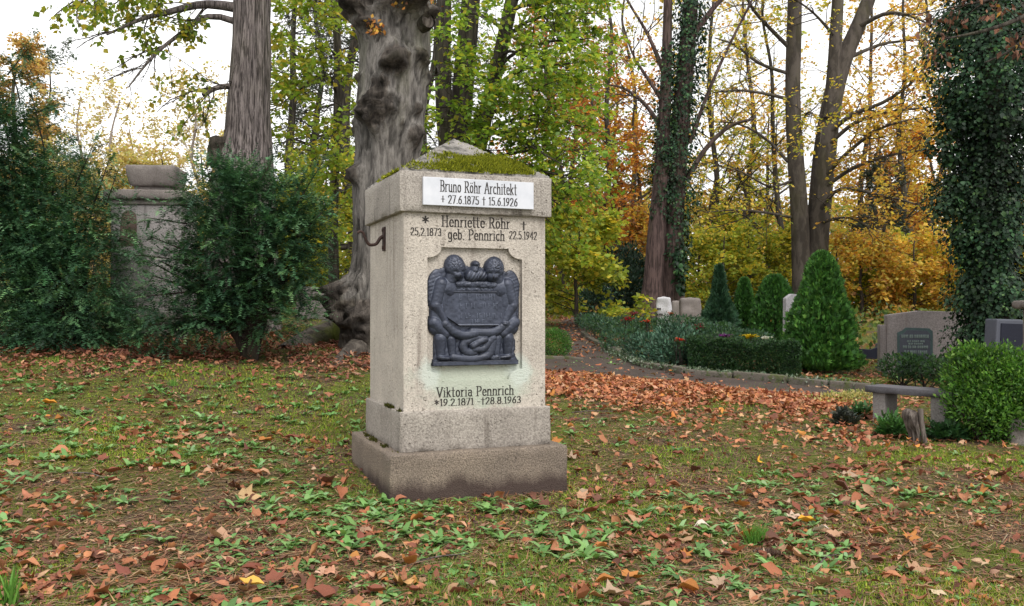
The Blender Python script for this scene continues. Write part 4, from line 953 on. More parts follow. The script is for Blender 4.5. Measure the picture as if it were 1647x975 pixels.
# ------------------------------------------------------------------ trees further back, each its own
def back_tree(name, label, px, Y, top_py, cols, w, seed, dens=1.0, trunk_px=6, bark='bark_dark', lean=0, crown_lo=.25, spread=.32, size=.17, twig=None, nl=12, mat='autumn', up=.12, m=5, k2=6, group=None, asp=.7, lbias=.55, twigs=False):
    r = np.random.default_rng(seed); b = xg(px, Y); H = max(3.0, at(px, top_py, Y)[2]-b[2]); r0 = trunk_px/1448*Y
    t = np.linspace(0, 1, 7); ctrl = np.stack([b[0]+lean*H*t**1.3+r.normal(0, .012*H, 7)*(t > 0), b[1]+r.normal(0, .012*H, 7)*(t > 0), b[2]-.15+H*t*.96, r0*(1.15-t*1.0)+.01], -1)
    S = spline(ctrl, 40); limbs = []
    for i in range(nl):
        f = crown_lo+(1-crown_lo)*(i+r.uniform(0, .8))/nl; p = S[int(f*39)]; a = r.uniform(0, 2*np.pi); L = H*spread*(1.15-f*.75)*r.uniform(.7, 1.2); d = np.array([math.cos(a), math.sin(a)*.8, lbias])
        e = p[:3]+nrm(d)*L; mid = (p[:3]+e)/2+UP*L*.06; q = np.maximum(r0*(1-f)*.5, .012); limbs.append(np.array([(*p[:3], q), (*mid, q*.6), (*(mid*.4+e*.6+UP*.03*L), q*.4), (*e, q*.15)]))
    cfg = [dict(k=6, L=H*spread*.45, r=.02, n=4, ang=(25, 60), up=up*.5, flat=.4, sides=3), dict(k=k2, L=H*spread*.20, r=.008, n=2, ang=(25, 60), up=up*.3, sides=3, bare=not twigs)]
    lc = [dict(m=m, size=size, cols=cols, w=w, asp=asp, flat=.7, keep=lambda p, rr: rr.random(len(p)) < dens*np.clip(fbm(p*.45, 2, seed)*2.6-.35, .05, 1), spread=.09)] if dens > 0 else []
    return tree(name, label, group, [ctrl], MAT[bark], limbs, cfg, MAT[mat], lc, seed, rings=30, sides=9, root=b, twigmat=MAT[twig or 'twig'])

# left: pale autumn trees against the sky
back_tree('larch_tree', 'tall tan-gold larch at the left edge of the sky', 22, 42, 60, TAN, (2, 3, 3, 1), 101, 1.0, 7, 'bark_dark', 0, .1, .20, .19, nl=24, m=12, k2=7)
back_tree('pine_tree', 'thin blue-green pine top rising left of the bare trees', 76, 46, 55, ((.07, .11, .075), (.10, .14, .09), (.05, .08, .055)), (1, 1, 1), 102, .62, 3, 'bark_dark', 0, .35, .16, .20, nl=22, m=9, asp=.35)
LT = [(130, 40, 135, 103, 'many-twigged bare tree right of the thin pine'), (165, 37, 140, 104, 'bare forked tree with few pale yellow leaves above the big yew'), (215, 44, 190, 105, 'pale bare tree in the gap left of the stone urn'), (255, 40, 215, 106, 'low yellow-leaved tree right behind the stone urn'), (312, 36, 120, 107, 'upright tree with sparse yellow leaves beside the furrowed trunk'), (345, 41, 170, 108, 'thin grey-twigged tree touching the furrowed trunk')]
for i, (px, Y, ty, sd, lb) in enumerate(LT):
    back_tree('bare_tree', lb, px, Y, ty, ((.54, .44, .22), (.60, .50, .22), (.46, .35, .20), (.52, .50, .16)), (3, 3, 2, 2), sd, (.3, .4, .4, .6, .5, .4)[i], 4, 'twig_pale', (0, .05, -.03, .02, 0, -.04)[i], .18, .34, .15, 'twig_pale', 18, m=7, k2=6, up=.3, group='autumn trees against the left sky', lbias=.9, twigs=True)
for i, (px, Y, ty, sd, lb) in enumerate([(60, 34, 250, 120, 'golden shrub showing above the big yew at the far left'), (150, 33, 270, 121, 'golden-leaved shrub rising behind the big yew'), (205, 35, 262, 122, 'yellow shrub behind the left corner of the stone urn pedestal'), (262, 33, 240, 123, 'yellow-gold shrub directly behind the stone urn'), (325, 34, 225, 124, 'yellow-green shrub left of the furrowed trunk')]):
    back_tree('autumn_shrub', lb, px, Y, ty, ((.56, .45, .20), (.62, .52, .20), (.48, .35, .19), (.46, .46, .14)), (3, 3, 2, 2 if i > 2 else 1), sd, .95, 3, 'twig', 0, .05, .5, .155, 'twig_pale', 18, m=9, k2=7, group='golden shrubs behind the yews', lbias=.3)  # leaf colours paled, distance haze painted into them

# dark conifers behind the young linden
for i, (px, Y, ty, sd, lb, tp) in enumerate([(470, 27, -200, 130, 'dark spruce trunk right of the furrowed linden', 8), (560, 29, -250, 131, 'dark spruce half hidden behind the burled trunk', 11), (512, 34, -120, 132, 'thin dark spruce between two darker spruces', 7), (690, 33, -150, 133, 'dark spruce behind the multi-stemmed tree', 9), (1422, 34, 235, 134, 'dark conifer among the golden trees right of the twin beech', 4)]):
    back_tree('spruce_tree', lb, px, Y, ty, ((.035, .052, .035), (.055, .07, .045), (.08, .07, .05)), (3, 2, 1), sd, .85, tp, 'bark_dark', 0, .12, .18, .17, nl=30, m=9, k2=6, asp=.3, mat='needle', up=-.1, group='dark spruces behind the lindens', lbias=-.12)
for i, (px, Y, ty, sd, lb) in enumerate([(470, 24, 300, 140, 'yellow-green shrub between the yew and the burled trunk'), (525, 25, 250, 141, 'taller lime-green shrub beside the burled trunk'), (440, 30, 350, 142, 'pale shrub seen through the top of the yew')]):
    back_tree('lime_shrub', lb, px, Y, ty, YGREEN, (4, 4, 2, 1), sd, .8, 3, 'twig', 0, .05, .42, .13, 'twig', 16, m=12, k2=6, group='lime-green shrubs behind the yew', lbias=.3)

# right of the monument: orange, brown and golden wood
RT = [(900, 34, 60, ORANGE, (2, 2, 1, 3), .5, 'brown-leaved tree just right of the pyramid roof'), (948, 38, 90, ORANGE, ORANGE_W, .55, 'orange-leaved tree with a thin pale trunk right of the pyramid roof'), (985, 42, 70, ORANGE, (3, 3, 2, 2), .5, 'orange-brown tree half way between monument and ivy trunks'), (1030, 40, 120, GOLD, GOLD_W, .6, 'golden orange tree just left of the ivy trunks'),
      (1150, 44, 150, GOLD, GOLD_W, .30, 'thinly leaved gold tree right of the ivy trunks'), (1190, 40, 200, YGREEN, YGREEN_W, .35, 'sparse yellow-green tree left of the twin beech'), (1240, 46, 170, GOLD, GOLD_W, .3, 'far gold tree immediately left of the twin beech'), (1400, 42, 170, GOLD, (4, 3, 2, 1), .6, 'full golden tree right of the twin beech'),
      (1450, 38, 210, ORANGE, (3, 2, 4, 1), .62, 'orange-gold tree left of the ivy-covered trunk'), (1500, 44, 180, GOLD, (5, 2, 3, .5), .65, 'yellow tree touching the ivy-covered trunk'), (1560, 40, 250, YGREEN, (2, 1, 5, .5), .65, 'yellow tree behind the ivy-covered trunk'), (1640, 38, 260, GOLD, GOLD_W, .65, 'gold tree at the right edge beyond the ivy')]
for i, (px, Y, ty, cols, w, dn, lb) in enumerate(RT):
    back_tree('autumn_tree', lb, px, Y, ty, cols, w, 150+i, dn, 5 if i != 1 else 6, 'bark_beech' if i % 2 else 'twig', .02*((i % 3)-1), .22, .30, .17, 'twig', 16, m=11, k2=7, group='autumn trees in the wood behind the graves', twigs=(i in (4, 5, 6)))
TT = [(885, 40, -140, GREEN, (3, 3, 2, 3), .45, 'tall green-gold tree showing above the pyramid roof'), (925, 44, -120, ORANGE, (2, 2, 2, 3), .4, 'tall brown-leaved tree right of the green sprays'), (968, 37, -200, ORANGE, (3, 2, 3, 2), .42, 'tall thin orange tree with a dark stem before the ivy trunks'), (1022, 46, -100, YGREEN, (2, 1, 4, 1), .4, 'tall tree with thin yellow leaves left of the ivy trunks'),
      (1146, 38, -180, GOLD, (4, 2, 3, 1), .42, 'tall thin gold tree right of the ivy trunks'), (1205, 46, -150, GOLD, (3, 2, 4, 1), .42, 'tall pale gold tree half way to the twin beech'), (1245, 36, -120, YGREEN, (3, 1, 4, 1), .36, 'slender tree close left of the twin beech'), (1395, 45, -140, GOLD, (4, 3, 3, 1), .6, 'tall golden tree right of the twin beech'), (1445, 36, -120, GOLD, (4, 3, 3, .6), .6, 'tall yellow-orange tree half way between twin beech and ivy-covered trunk'), (1500, 40, -100, ORANGE, (3, 2, 4, 1), .55, 'tall orange-gold tree beside the ivy-covered trunk')]
for i, (px, Y, ty, cols, w, dn, lb) in enumerate(TT):
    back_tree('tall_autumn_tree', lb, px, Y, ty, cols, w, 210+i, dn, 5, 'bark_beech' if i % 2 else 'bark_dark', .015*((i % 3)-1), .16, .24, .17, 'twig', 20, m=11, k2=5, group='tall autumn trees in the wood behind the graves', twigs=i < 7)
BS = [(905, 30, 380, YGREEN, (2, 3, 2, 3), 'olive shrub right behind the monument shoulder'), (930, 23, 440, YGREEN, (4, 4, 2, 1), 'yellow-green shrub beside the path end'), (965, 36, 360, ORANGE, (2, 2, 3, 2), 'orange-brown shrub behind the rhododendron'), (1010, 37, 330, GOLD, (3, 3, 2, 2), 'golden shrub left of the ivy trunks'), (1125, 34, 340, YGREEN, (3, 2, 4, 1), 'yellow shrub just right of the ivy trunks'), (1165, 32, 365, YGREEN, (4, 3, 3, 1), 'yellow-green shrub above the spire-shaped cypress'), (1205, 34, 360, YGREEN, (4, 3, 3, 1), 'pale yellow shrub left of the twin beech foot'),
      (1250, 35, 365, YGREEN, (3, 2, 4, 1), 'gold-green shrub behind the rounded cone evergreen'), (1345, 36, 375, GOLD, (3, 2, 3, 2), 'gold shrub right of the twin beech foot'), (1385, 30, 410, GOLD, (3, 2, 3, 1), 'golden shrub behind the tall cone evergreen'), (1420, 32, 400, YGREEN, (2, 2, 4, 2), 'yellow shrub above the sandstone grave wall'), (1470, 30, 425, GOLD, (4, 2, 3, 1), 'deep yellow shrub behind the sandstone grave wall'), (1525, 31, 415, YGREEN, (2, 1, 5, 1), 'bright yellow shrub left of the ivy-covered trunk foot'), (1640, 28, 380, YGREEN, (2, 1, 5, 1), 'yellow shrub at the right edge above the dark stone')]
for i, (px, Y, ty, cols, w, lb) in enumerate(BS):
    back_tree('wood_edge_shrub', lb, px, Y, ty, cols, w, 180+i, .95, 3, 'twig', 0, .04, .5, .158, 'twig', 18, m=9, k2=6, group='shrubs along the edge of the wood', lbias=.22)

def distant_woods():
    r = np.random.default_rng(90); G = Geo(); n = 66000; px = r.uniform(-250, 1900, n); Y = r.uniform(52, 75, n); x = (px-823.5)/1448*Y
    topm = np.interp(px, [-250, 0, 200, 350, 600, 880, 1050, 1300, 1500, 1900], [300, 330, 345, 335, 290, 300, 310, 320, 280, 260]); z0 = g0(x, Y); zt = EYE-(topm-500)/1448*Y+3*(fbm(xyz(x*.16, Y*.1), 3, 5)-.5)
    z = z0+(zt-z0)*r.random(n)**1.1; P = np.stack([x, Y, z], -1); k = fbm(P*.3, 3, 3) > .36; P = P[k]; px = px[k]; m = len(P)
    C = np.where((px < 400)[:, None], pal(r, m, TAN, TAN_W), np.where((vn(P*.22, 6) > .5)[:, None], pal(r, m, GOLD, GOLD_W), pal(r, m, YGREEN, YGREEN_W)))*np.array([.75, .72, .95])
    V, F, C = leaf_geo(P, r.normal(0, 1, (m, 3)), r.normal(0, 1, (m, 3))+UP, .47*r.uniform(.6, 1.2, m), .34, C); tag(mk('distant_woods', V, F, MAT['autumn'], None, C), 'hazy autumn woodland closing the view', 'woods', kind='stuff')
distant_woods()

# ------------------------------------------------------------------ evergreens
def lump_pts(r, n, cen, rad, shell=.55, lump=.35, seed=0, lo=None, freq=2.2):
    q = nrm(r.normal(0, 1, (n, 3))); k = (1-lump)+2*lump*fbm(q*freq+seed*7.1, 3, seed); s = r.uniform(shell**3, 1, n)**(1/3)
    P = np.array(cen)+q*np.array(rad)*(k*s)[:, None]
    if lo is not None: m = P[:, 2] > lo; P, q, s = P[m], q[m], s[m]
    return P, q, s

YEW = ((.042, .112, .050), (.068, .165, .070), (.019, .054, .028), (.13, .26, .10)); YEW_W = (4, 3, 3, 1.3)
def yew_sprays(P, D, r, cols=YEW, w=YEW_W, L0=.34, nsh=5, npair=4, nl=.040):
    """flat feathery sprays: an axis with side shoots, each with two rows of needles"""
    n = len(P); D = nrm(D); S = nrm(np.cross(D, UP)+r.normal(0, .25, (n, 3))); G = Geo(); base = pal(r, n, cols, w, .3)
    L = L0*r.uniform(.6, 1.25, n)
    for k in range(nsh):
        t = (k+.5)/nsh; sg = 1 if k % 2 else -1
        if k == nsh-1: o = P+D*(L*.75)[:, None]; d = nrm(D-UP*.12); sl = L*.38
        else: o = P+D*(L*t*.85)[:, None]; d = nrm(D*.75+S*sg*.75-UP*.10+r.normal(0, .12, (n, 3))); sl = L*(.50-.28*t)
        s2 = nrm(np.cross(d, UP)+r.normal(0, .15, (n, 3)))
        tt = np.linspace(.08, 1, npair)
        for j in (-1, 1):
            q = o[:, None]+d[:, None]*(sl[:, None]*tt[None])[..., None]; nd_ = nrm(s2*j*.85+d*.55)[:, None]+r.normal(0, .12, (n, npair, 3)); ln = nl*(1.05-.35*tt)[None, :, None]*r.uniform(.8, 1.2, (n, 1, 1))
            wv = d[:, None]*.0095
            V = np.stack([q-wv, q+wv, q+nd_*ln], 2).reshape(-1, 3); c = np.repeat(base*r.uniform(.85, 1.2, (n, 1)), npair*3, 0); G.add(V, np.arange(len(V)).reshape(-1, 3), c)
    return G

def build_yews():
    r = np.random.default_rng(41)
    # tall sprawling yew at the left edge
    b = xg(60, 12.8); T = thing('yew_bush', 'large sprawling dark green yew filling the left edge', 'yew bush', b, group='dark yews in front of the urn pedestal')
    G = Geo(); W = Geo()
    lobes = [((-6.6, 12.9, 1.9), (1.3, 1.1, 1.5), 620), ((-6.15, 12.5, 1.55), (.80, .85, .95), 480), ((-7.3, 13.0, 2.9), (1.0, 1.0, 1.35), 640), ((-6.55, 12.7, 2.8), (.62, .7, .95), 380), ((-6.1, 12.3, 1.15), (.95, .85, .5), 360), ((-7.3, 12.3, 1.2), (1.0, .9, .6), 260), ((-6.1, 12.6, 2.4), (.55, .6, .5), 170), ((-7.0, 12.4, 3.3), (.42, .45, .95), 300), ((-7.35, 12.3, 3.6), (.5, .5, 1.0), 330), ((-6.75, 12.4, 2.5), (.6, .5, .7), 260)]
    for i, (c, rd, n) in enumerate(lobes):
        P, q, s = lump_pts(r, int(n*1.9), c, rd, .5, .3, i, .84); D = nrm(q*np.array([1, 1, .25])+r.normal(0, .5, P.shape)-UP*.10*(s[:, None])); g_ = yew_sprays(P, D, r); G.add(np.concatenate(g_.V), np.concatenate(g_.F[3]), np.concatenate(g_.C))
        m = 12; e = P[r.choice(len(P), m)]*.8+np.array(c)*.2; st = np.array([c[0]*.4-6.4*.6, 12.9, .8])+r.normal(0, .12, (m, 3)); t = np.linspace(0, 1, 7)[None, :, None]
        W.add(*tube_batch(st[:, None]*(1-t)+e[:, None]*t+UP*.35*np.sin(t*np.pi), np.linspace(.03, .006, 7)[None].repeat(m, 0), 4))
    # plume-like leading shoots along the top
    for (px, py, ex, ey) in ((40, 250, 0, 190), (70, 240, 40, 110), (30, 160, 15, 100), (60, 180, 95, 165), (120, 300, 150, 230), (170, 330, 190, 270), (0, 200, -20, 60), (150, 330, 175, 255), (10, 120, 45, 75)):
        a, e = at(px, py, 12.5), at(ex, ey, 12.4); m = 16; t = np.linspace(.1, 1, m)[:, None]; P = a*(1-t)+e*t; D = nrm(np.tile((e-a), (m, 1))*.5+r.normal(0, .5, (m, 3))); g_ = yew_sprays(P, D, r, L0=.24)
        G.add(np.concatenate(g_.V), np.concatenate(g_.F[3]), np.concatenate(g_.C)); W.add(*tube(np.stack([a, (a+e)/2, e]), [.012, .008, .004], 5))
    W.out('stem', MAT['yew_wood'], T, True); G.out('foliage', MAT['needle'], T)
    # rounded yew in the middle, on a forked stem
    b = hit(402, 580); T = thing('yew_bush', 'rounded dark green yew on a short forked stem beside the burled linden', 'yew bush', b, group='dark yews in front of the urn pedestal')
    G = Geo(); W = Geo(); Y = b[1]
    lobes = [((395, 400), (.86, .7, .78), 560), ((352, 430), (.48, .55, .58), 290), ((450, 420), (.58, .6, .62), 330), ((360, 320), (.50, .5, .42), 230), ((430, 330), (.55, .5, .42), 230), ((345, 505), (.45, .5, .26), 150), ((440, 505), (.50, .5, .25), 150), ((480, 360), (.32, .35, .4), 120), ((380, 290), (.30, .3, .26), 90), ((298, 500), (.46, .45, .28), 140), ((268, 425), (.36, .3, .36), 55), ((255, 535), (.35, .3, .14), 60)]
    for i, (c, rd, n) in enumerate(lobes):
        cc = at(c[0], c[1], Y); P, q, s = lump_pts(r, int(n*1.7), cc, rd, .5, .3, i+20, b[2]+.22); D = nrm(q*np.array([1, 1, .35])+UP*.08+r.normal(0, .5, P.shape)); g_ = yew_sprays(P, D, r, L0=.30); G.add(np.concatenate(g_.V), np.concatenate(g_.F[3]), np.concatenate(g_.C))
        m = 8; e = P[r.choice(len(P), m)]*.8+cc*.2; st = b+np.array([0, 0, .35])+r.normal(0, .04, (m, 3)); t = np.linspace(0, 1, 7)[None, :, None]
        W.add(*tube_batch(st[:, None]*(1-t)+e[:, None]*t+UP*.12*np.sin(t*np.pi), np.linspace(.035, .006, 7)[None].repeat(m, 0), 5))
    for (px, py, ex, ey) in ((470, 340, 522, 255), (480, 380, 530, 330), (300, 360, 235, 350), (310, 420, 215, 410), (300, 330, 255, 330), (340, 300, 330, 262), (420, 290, 440, 250), (290, 400, 240, 380), (470, 320, 490, 280), (300, 470, 205, 480), (280, 520, 215, 525)):
        a, e = at(px, py, Y-.3), at(ex, ey, Y-.3); m = 11; t = np.linspace(.1, 1, m)[:, None]; P = a*(1-t)+e*t; D = nrm(np.tile((e-a), (m, 1))*1.2+r.normal(0, .5, (m, 3))); g_ = yew_sprays(P, D, r, L0=.22)
        G.add(np.concatenate(g_.V), np.concatenate(g_.F[3]), np.concatenate(g_.C)); W.add(*tube(np.stack([a, (a+e)/2, e]), [.012, .008, .004], 5))
    for dx, dz, rr in ((-.28, .55, .075), (.16, .6, .085), (.02, .7, .06), (-.12, .5, .06)):
        P = spline([b+(0, 0, -.1), b+(dx*.2, 0, .15), b+(dx*.6, .03, dz*.6), b+(dx*1.4, .05, dz*1.3)], 12); V, F = tube(P, np.linspace(rr*1.3, rr*.6, 12), 10); W.add(V+(fbm(V*14, 2, 3)-.5)[:, None]*.03, F)
    W.out('stem', MAT['yew_wood'], T, True); G.out('foliage', MAT['needle'], T)
build_yews()

def cone_tree(name, label, px, Y, base_py, top_py, half_px, seed, n, cols, w, power=.75, fan=.055, lump=.25, spire=0.0, group=None, col_sides=True):
    """clipped-looking conical evergreen built of small upright fans"""
    r = np.random.default_rng(seed); b = at(px, base_py, Y); b[2] = gz(b); top = at(px, top_py, Y)[2]; H = top-b[2]; rad = half_px/1448*Y
    T = thing(name, label, 'conifer', b, group=group)
    t = 1-np.sqrt(r.random(n)) if power > .9 else r.random(n)**1.35; th = r.uniform(0, 2*np.pi, n)
    prof = np.minimum(1, (t*9+.55))*(1-t)**power
    if spire: prof = prof*(1-spire*sst(t, .35, .75))
    lu = 1+lump*(fbm(np.stack([np.cos(th)*2, np.sin(th)*2, t*H*2.2], -1), 3, seed)-.5)*2
    s = r.uniform(.30, 1, n)**.35; rr = rad*prof*lu*s+.01
    P = np.stack([b[0]+np.cos(th)*rr, b[1]+np.sin(th)*rr, b[2]+.05+t*H*.97], -1); o = np.stack([np.cos(th), np.sin(th), 0*th], -1)
    D0 = nrm(o*.55+UP*.75+r.normal(0, .3, (n, 3))); N0 = nrm(np.cross(D0, UP)+r.normal(0, .5, (n, 3))); side = np.cross(D0, N0)
    G = Geo(); base = pal(r, n, cols, w, .28)
    for a in (-.7, -.2, .25, .75):
        L = fan*(1.1-.35*abs(a))*r.uniform(.7, 1.25, n); V, F, C = leaf_geo(P, D0*math.cos(a)+side*math.sin(a), N0, L, L*.34, base*r.uniform(.85, 1.15, (n, 1)), .1); G.add(V, F, C)
    G.out('foliage', MAT['needle'], T)
    V, F = tube(np.array([b-UP*.1, b+UP*H*.4, b+UP*H*.85]), [.05, .035, .008], 8); mk('trunk', V, F, MAT['yew_wood'], T, smooth=True)
THU = ((.055, .165, .030), (.085, .22, .038), (.034, .10, .022), (.13, .28, .05))
cone_tree('cone_evergreen', 'tall bright green clipped cone evergreen at the end of the hedge', 1322, 15.0, 612, 408, 62, 51, 10500, THU, (4, 3, 3, 1), .60, .085, .40, group='clipped evergreens beside the hedge')
cone_tree('rounded_evergreen', 'rounded dark green cone evergreen left of the pale tall headstone', 1246, 19.0, 560, 445, 46, 52, 6500, THU[:3], (3, 1, 4), .42, .08, .2, group='clipped evergreens beside the hedge')
cone_tree('narrow_evergreen', 'narrow dark evergreen between the spire cypress and the rounded one', 1197, 20.0, 545, 450, 20, 53, 3600, THU[:3], (3, 1, 4), .5, .08, .3, group='clipped evergreens beside the hedge')
cone_tree('spire_cypress', 'loose dark cypress with a thin spire behind the flower bed', 1157, 19.0, 545, 430, 34, 54, 3800, ((.025, .07, .035), (.035, .09, .04), (.05, .11, .06)), (3, 2, 1), .8, .10, .35, .45, group='clipped evergreens beside the hedge')

def leafy_mass(name, label, cat, lobes, n_per, size, cols, w, seed, mat='leaf', asp=.5, shell=.35, lump=.25, stems=8, lo=None, six=False, group=None, base=None, dirup=.5, kind=None):
    r = np.random.default_rng(seed); b = np.array(base if base is not None else lobes[0][0]); b[2] = gz(b); T = thing(name, label, cat, b, group=group); G = Geo(); W = Geo()
    for i, (c, rd) in enumerate(lobes):
        n = int(n_per*np.prod(rd)**(2/3)); P, q, s = lump_pts(r, n, c, rd, shell, lump, seed+i, lo if lo is not None else b[2]-.02, 2.8)
        D = nrm(q*.8+UP*dirup+r.normal(0, .5, P.shape)); N = nrm(q*.6+UP*.7+r.normal(0, .4, P.shape)); L = size*r.uniform(.6, 1.25, len(P))
        tone = (1+.35*(vn(P*7, 3)-.5)*2)[:, None]
        V, F, C = leaf_geo(P, D, N, L, L*asp, pal(r, len(P), cols, w, .25)*tone, .15, six); G.add(V, F, C)
        e = P[r.choice(len(P), stems)]; st = np.array([c[0], c[1], b[2]])+r.normal(0, .05, (stems, 3))*np.array([1, 1, 0]); t = np.linspace(0, 1, 5)[None, :, None]; W.add(*tube_batch(st[:, None]*(1-t)+e[:, None]*t, np.linspace(.012, .004, 5)[None].repeat(stems, 0), 4))
    G.out('foliage', MAT[mat], T); W.out('stem', MAT['twig'], T, True); return T

BOX = ((.07, .18, .028), (.115, .255, .04), (.036, .095, .02), (.19, .34, .075)); BOX_W = (4, 3, 3, 1.2)
p = hit(890, 578)
leafy_mass('box_ball', 'small round clipped box ball beside the path, right of the monument', 'shrub', [((p[0], p[1]+.2, p[2]+.25), (.34, .32, .29))], 52000, .032, ((.065, .175, .03), (.10, .24, .04), (.04, .11, .022)), (3, 2, 2), 61, shell=.5, lump=.1)
S4 = 9.35
leafy_mass('box_shrub', 'bright green bushy shrub growing between the stone bench and the right edge', 'shrub', [((4.93, 9.35, .56), (.44, .4, .36)), ((4.80, 9.2, .30), (.36, .36, .34)), ((5.15, 9.25, .62), (.36, .36, .30)), ((5.05, 9.2, .36), (.36, .3, .34)), ((4.80, 9.4, .80), (.22, .25, .16))], 34000, .048, BOX, BOX_W, 62, shell=.35, lump=.42, six=False, stems=14)

def hedge(name, label, a, b, h, d, n, size, cols, w, seed, mat='leaf'):
    r = np.random.default_rng(seed); a = np.array(a); b = np.array(b); T = thing(name, label, 'hedge', (*((a+b)/2)[:2], gz((a+b)/2))); u = nrm(b-a); v = np.array([-u[1], u[0], 0]); Ln = np.linalg.norm((b-a)[:2])
    s = r.uniform(-.02, 1.02, n); q = r.uniform(-1, 1, n); z = r.uniform(0, 1, n); f = r.choice(3, n, p=[.5, .32, .18])
    q = np.where(f == 0, -1+r.exponential(.12, n), q); z = np.where(f == 1, 1-r.exponential(.06, n), z)
    lu = (fbm(np.stack([s*Ln*4, q*1.5, z*2], -1), 3, seed)-.5)
    P = a+(b-a)*s[:, None]; P[:, 2] = g(P[:, 0], P[:, 1]); P = P+v*(q*d/2*(1+.6*lu))[:, None]+UP*(.03+z*h*(1+.5*lu))[:, None]
    D = nrm(-v*.5*(f == 0)[:, None]+UP*.6+r.normal(0, .6, (n, 3))); L = size*r.uniform(.6, 1.25, n)
    V, F, C = leaf_geo(P, D, nrm(UP*.6-v*.6+r.normal(0, .4, (n, 3))), L, L*.55, pal(r, n, cols, w, .3)*(1+.3*(vn(P*6, 2)-.5))[:, None], .15)
    mk('foliage', V, F, MAT[mat], T, C); m = 60; ss = r.random(m); st = a+(b-a)*ss[:, None]; st[:, 2] = g(st[:, 0], st[:, 1]); t = np.linspace(0, 1, 4)[None, :, None]; e = st+UP*h*.9+r.normal(0, .08, (m, 3)); V, F = tube_batch(st[:, None]*(1-t)+e[:, None]*t, np.linspace(.01, .003, 4)[None].repeat(m, 0), 4); mk('stem', V, F, MAT['twig'], T, smooth=True)
DARKG = ((.028, .075, .028), (.045, .105, .035), (.018, .045, .02), (.07, .14, .05))
ha, hb = hit(1118, 603), hit(1290, 612)
hedge('clipped_hedge', 'low dark clipped hedge along the kerb, ending at the tall cone evergreen', ha+(0, .35, 0), hb+(0, .25, 0), .50, .55, 17000, .042, DARKG, (4, 3, 3, 1), 63)
BLUEG = ((.045, .105, .065), (.07, .145, .09), (.026, .062, .038), (.12, .19, .13))
def lob(px, py, Y, rx, ry, rz): c = at(px, py, Y); return ((c[0], c[1], c[2]), (rx, ry, rz))
q = hit(1075, 604)
leafy_mass('rhododendron_bush', 'dark blue-green leafy bush at the bend of the kerb', 'shrub', [lob(1075, 575, 15.0, .42, .4, .32), lob(1040, 562, 15.6, .38, .4, .26), lob(1110, 570, 15.0, .34, .4, .32), lob(1085, 545, 15.8, .42, .4, .24)], 12500, .085, BLUEG, (3, 3, 3, 1), 64, 'ivy', .36, .3, .3, base=(q[0], q[1]+.4, 0))
leafy_mass('cotoneaster_mat', 'low spreading dark green ground shrub covering the grave bed along the path', 'shrub', [lob(965, 522, 20, .45, .6, .18), lob(1000, 527, 19, .55, .7, .2), lob(1045, 530, 18.5, .6, .7, .22), lob(1000, 545, 17, .45, .5, .2), lob(1100, 528, 18.5, .6, .7, .25), lob(950, 515, 22, .4, .6, .15), lob(1150, 538, 17.5, .6, .7, .22), lob(1200, 545, 17.5, .5, .6, .18)], 7000, .075, BLUEG+((.05, .12, .04),), (3, 3, 2, 1, 2), 65, 'leaf', .42, .3, .3, base=(*at(1040, 540, 18)[:2], 0))
leafy_mass('rhododendron_bush', 'dark evergreen bush left of the ivy trunks, behind the flower bed', 'shrub', [lob(992, 470, 29, 1.0, .9, .75), lob(960, 485, 28, .6, .7, .5), lob(1018, 455, 30, .8, .8, .9), lob(1000, 425, 31, .8, .8, .7)], 3300, .15, ((.018, .042, .025), (.028, .06, .035), (.012, .028, .018)), (3, 2, 2), 66, 'ivy', .4, .3, .35)

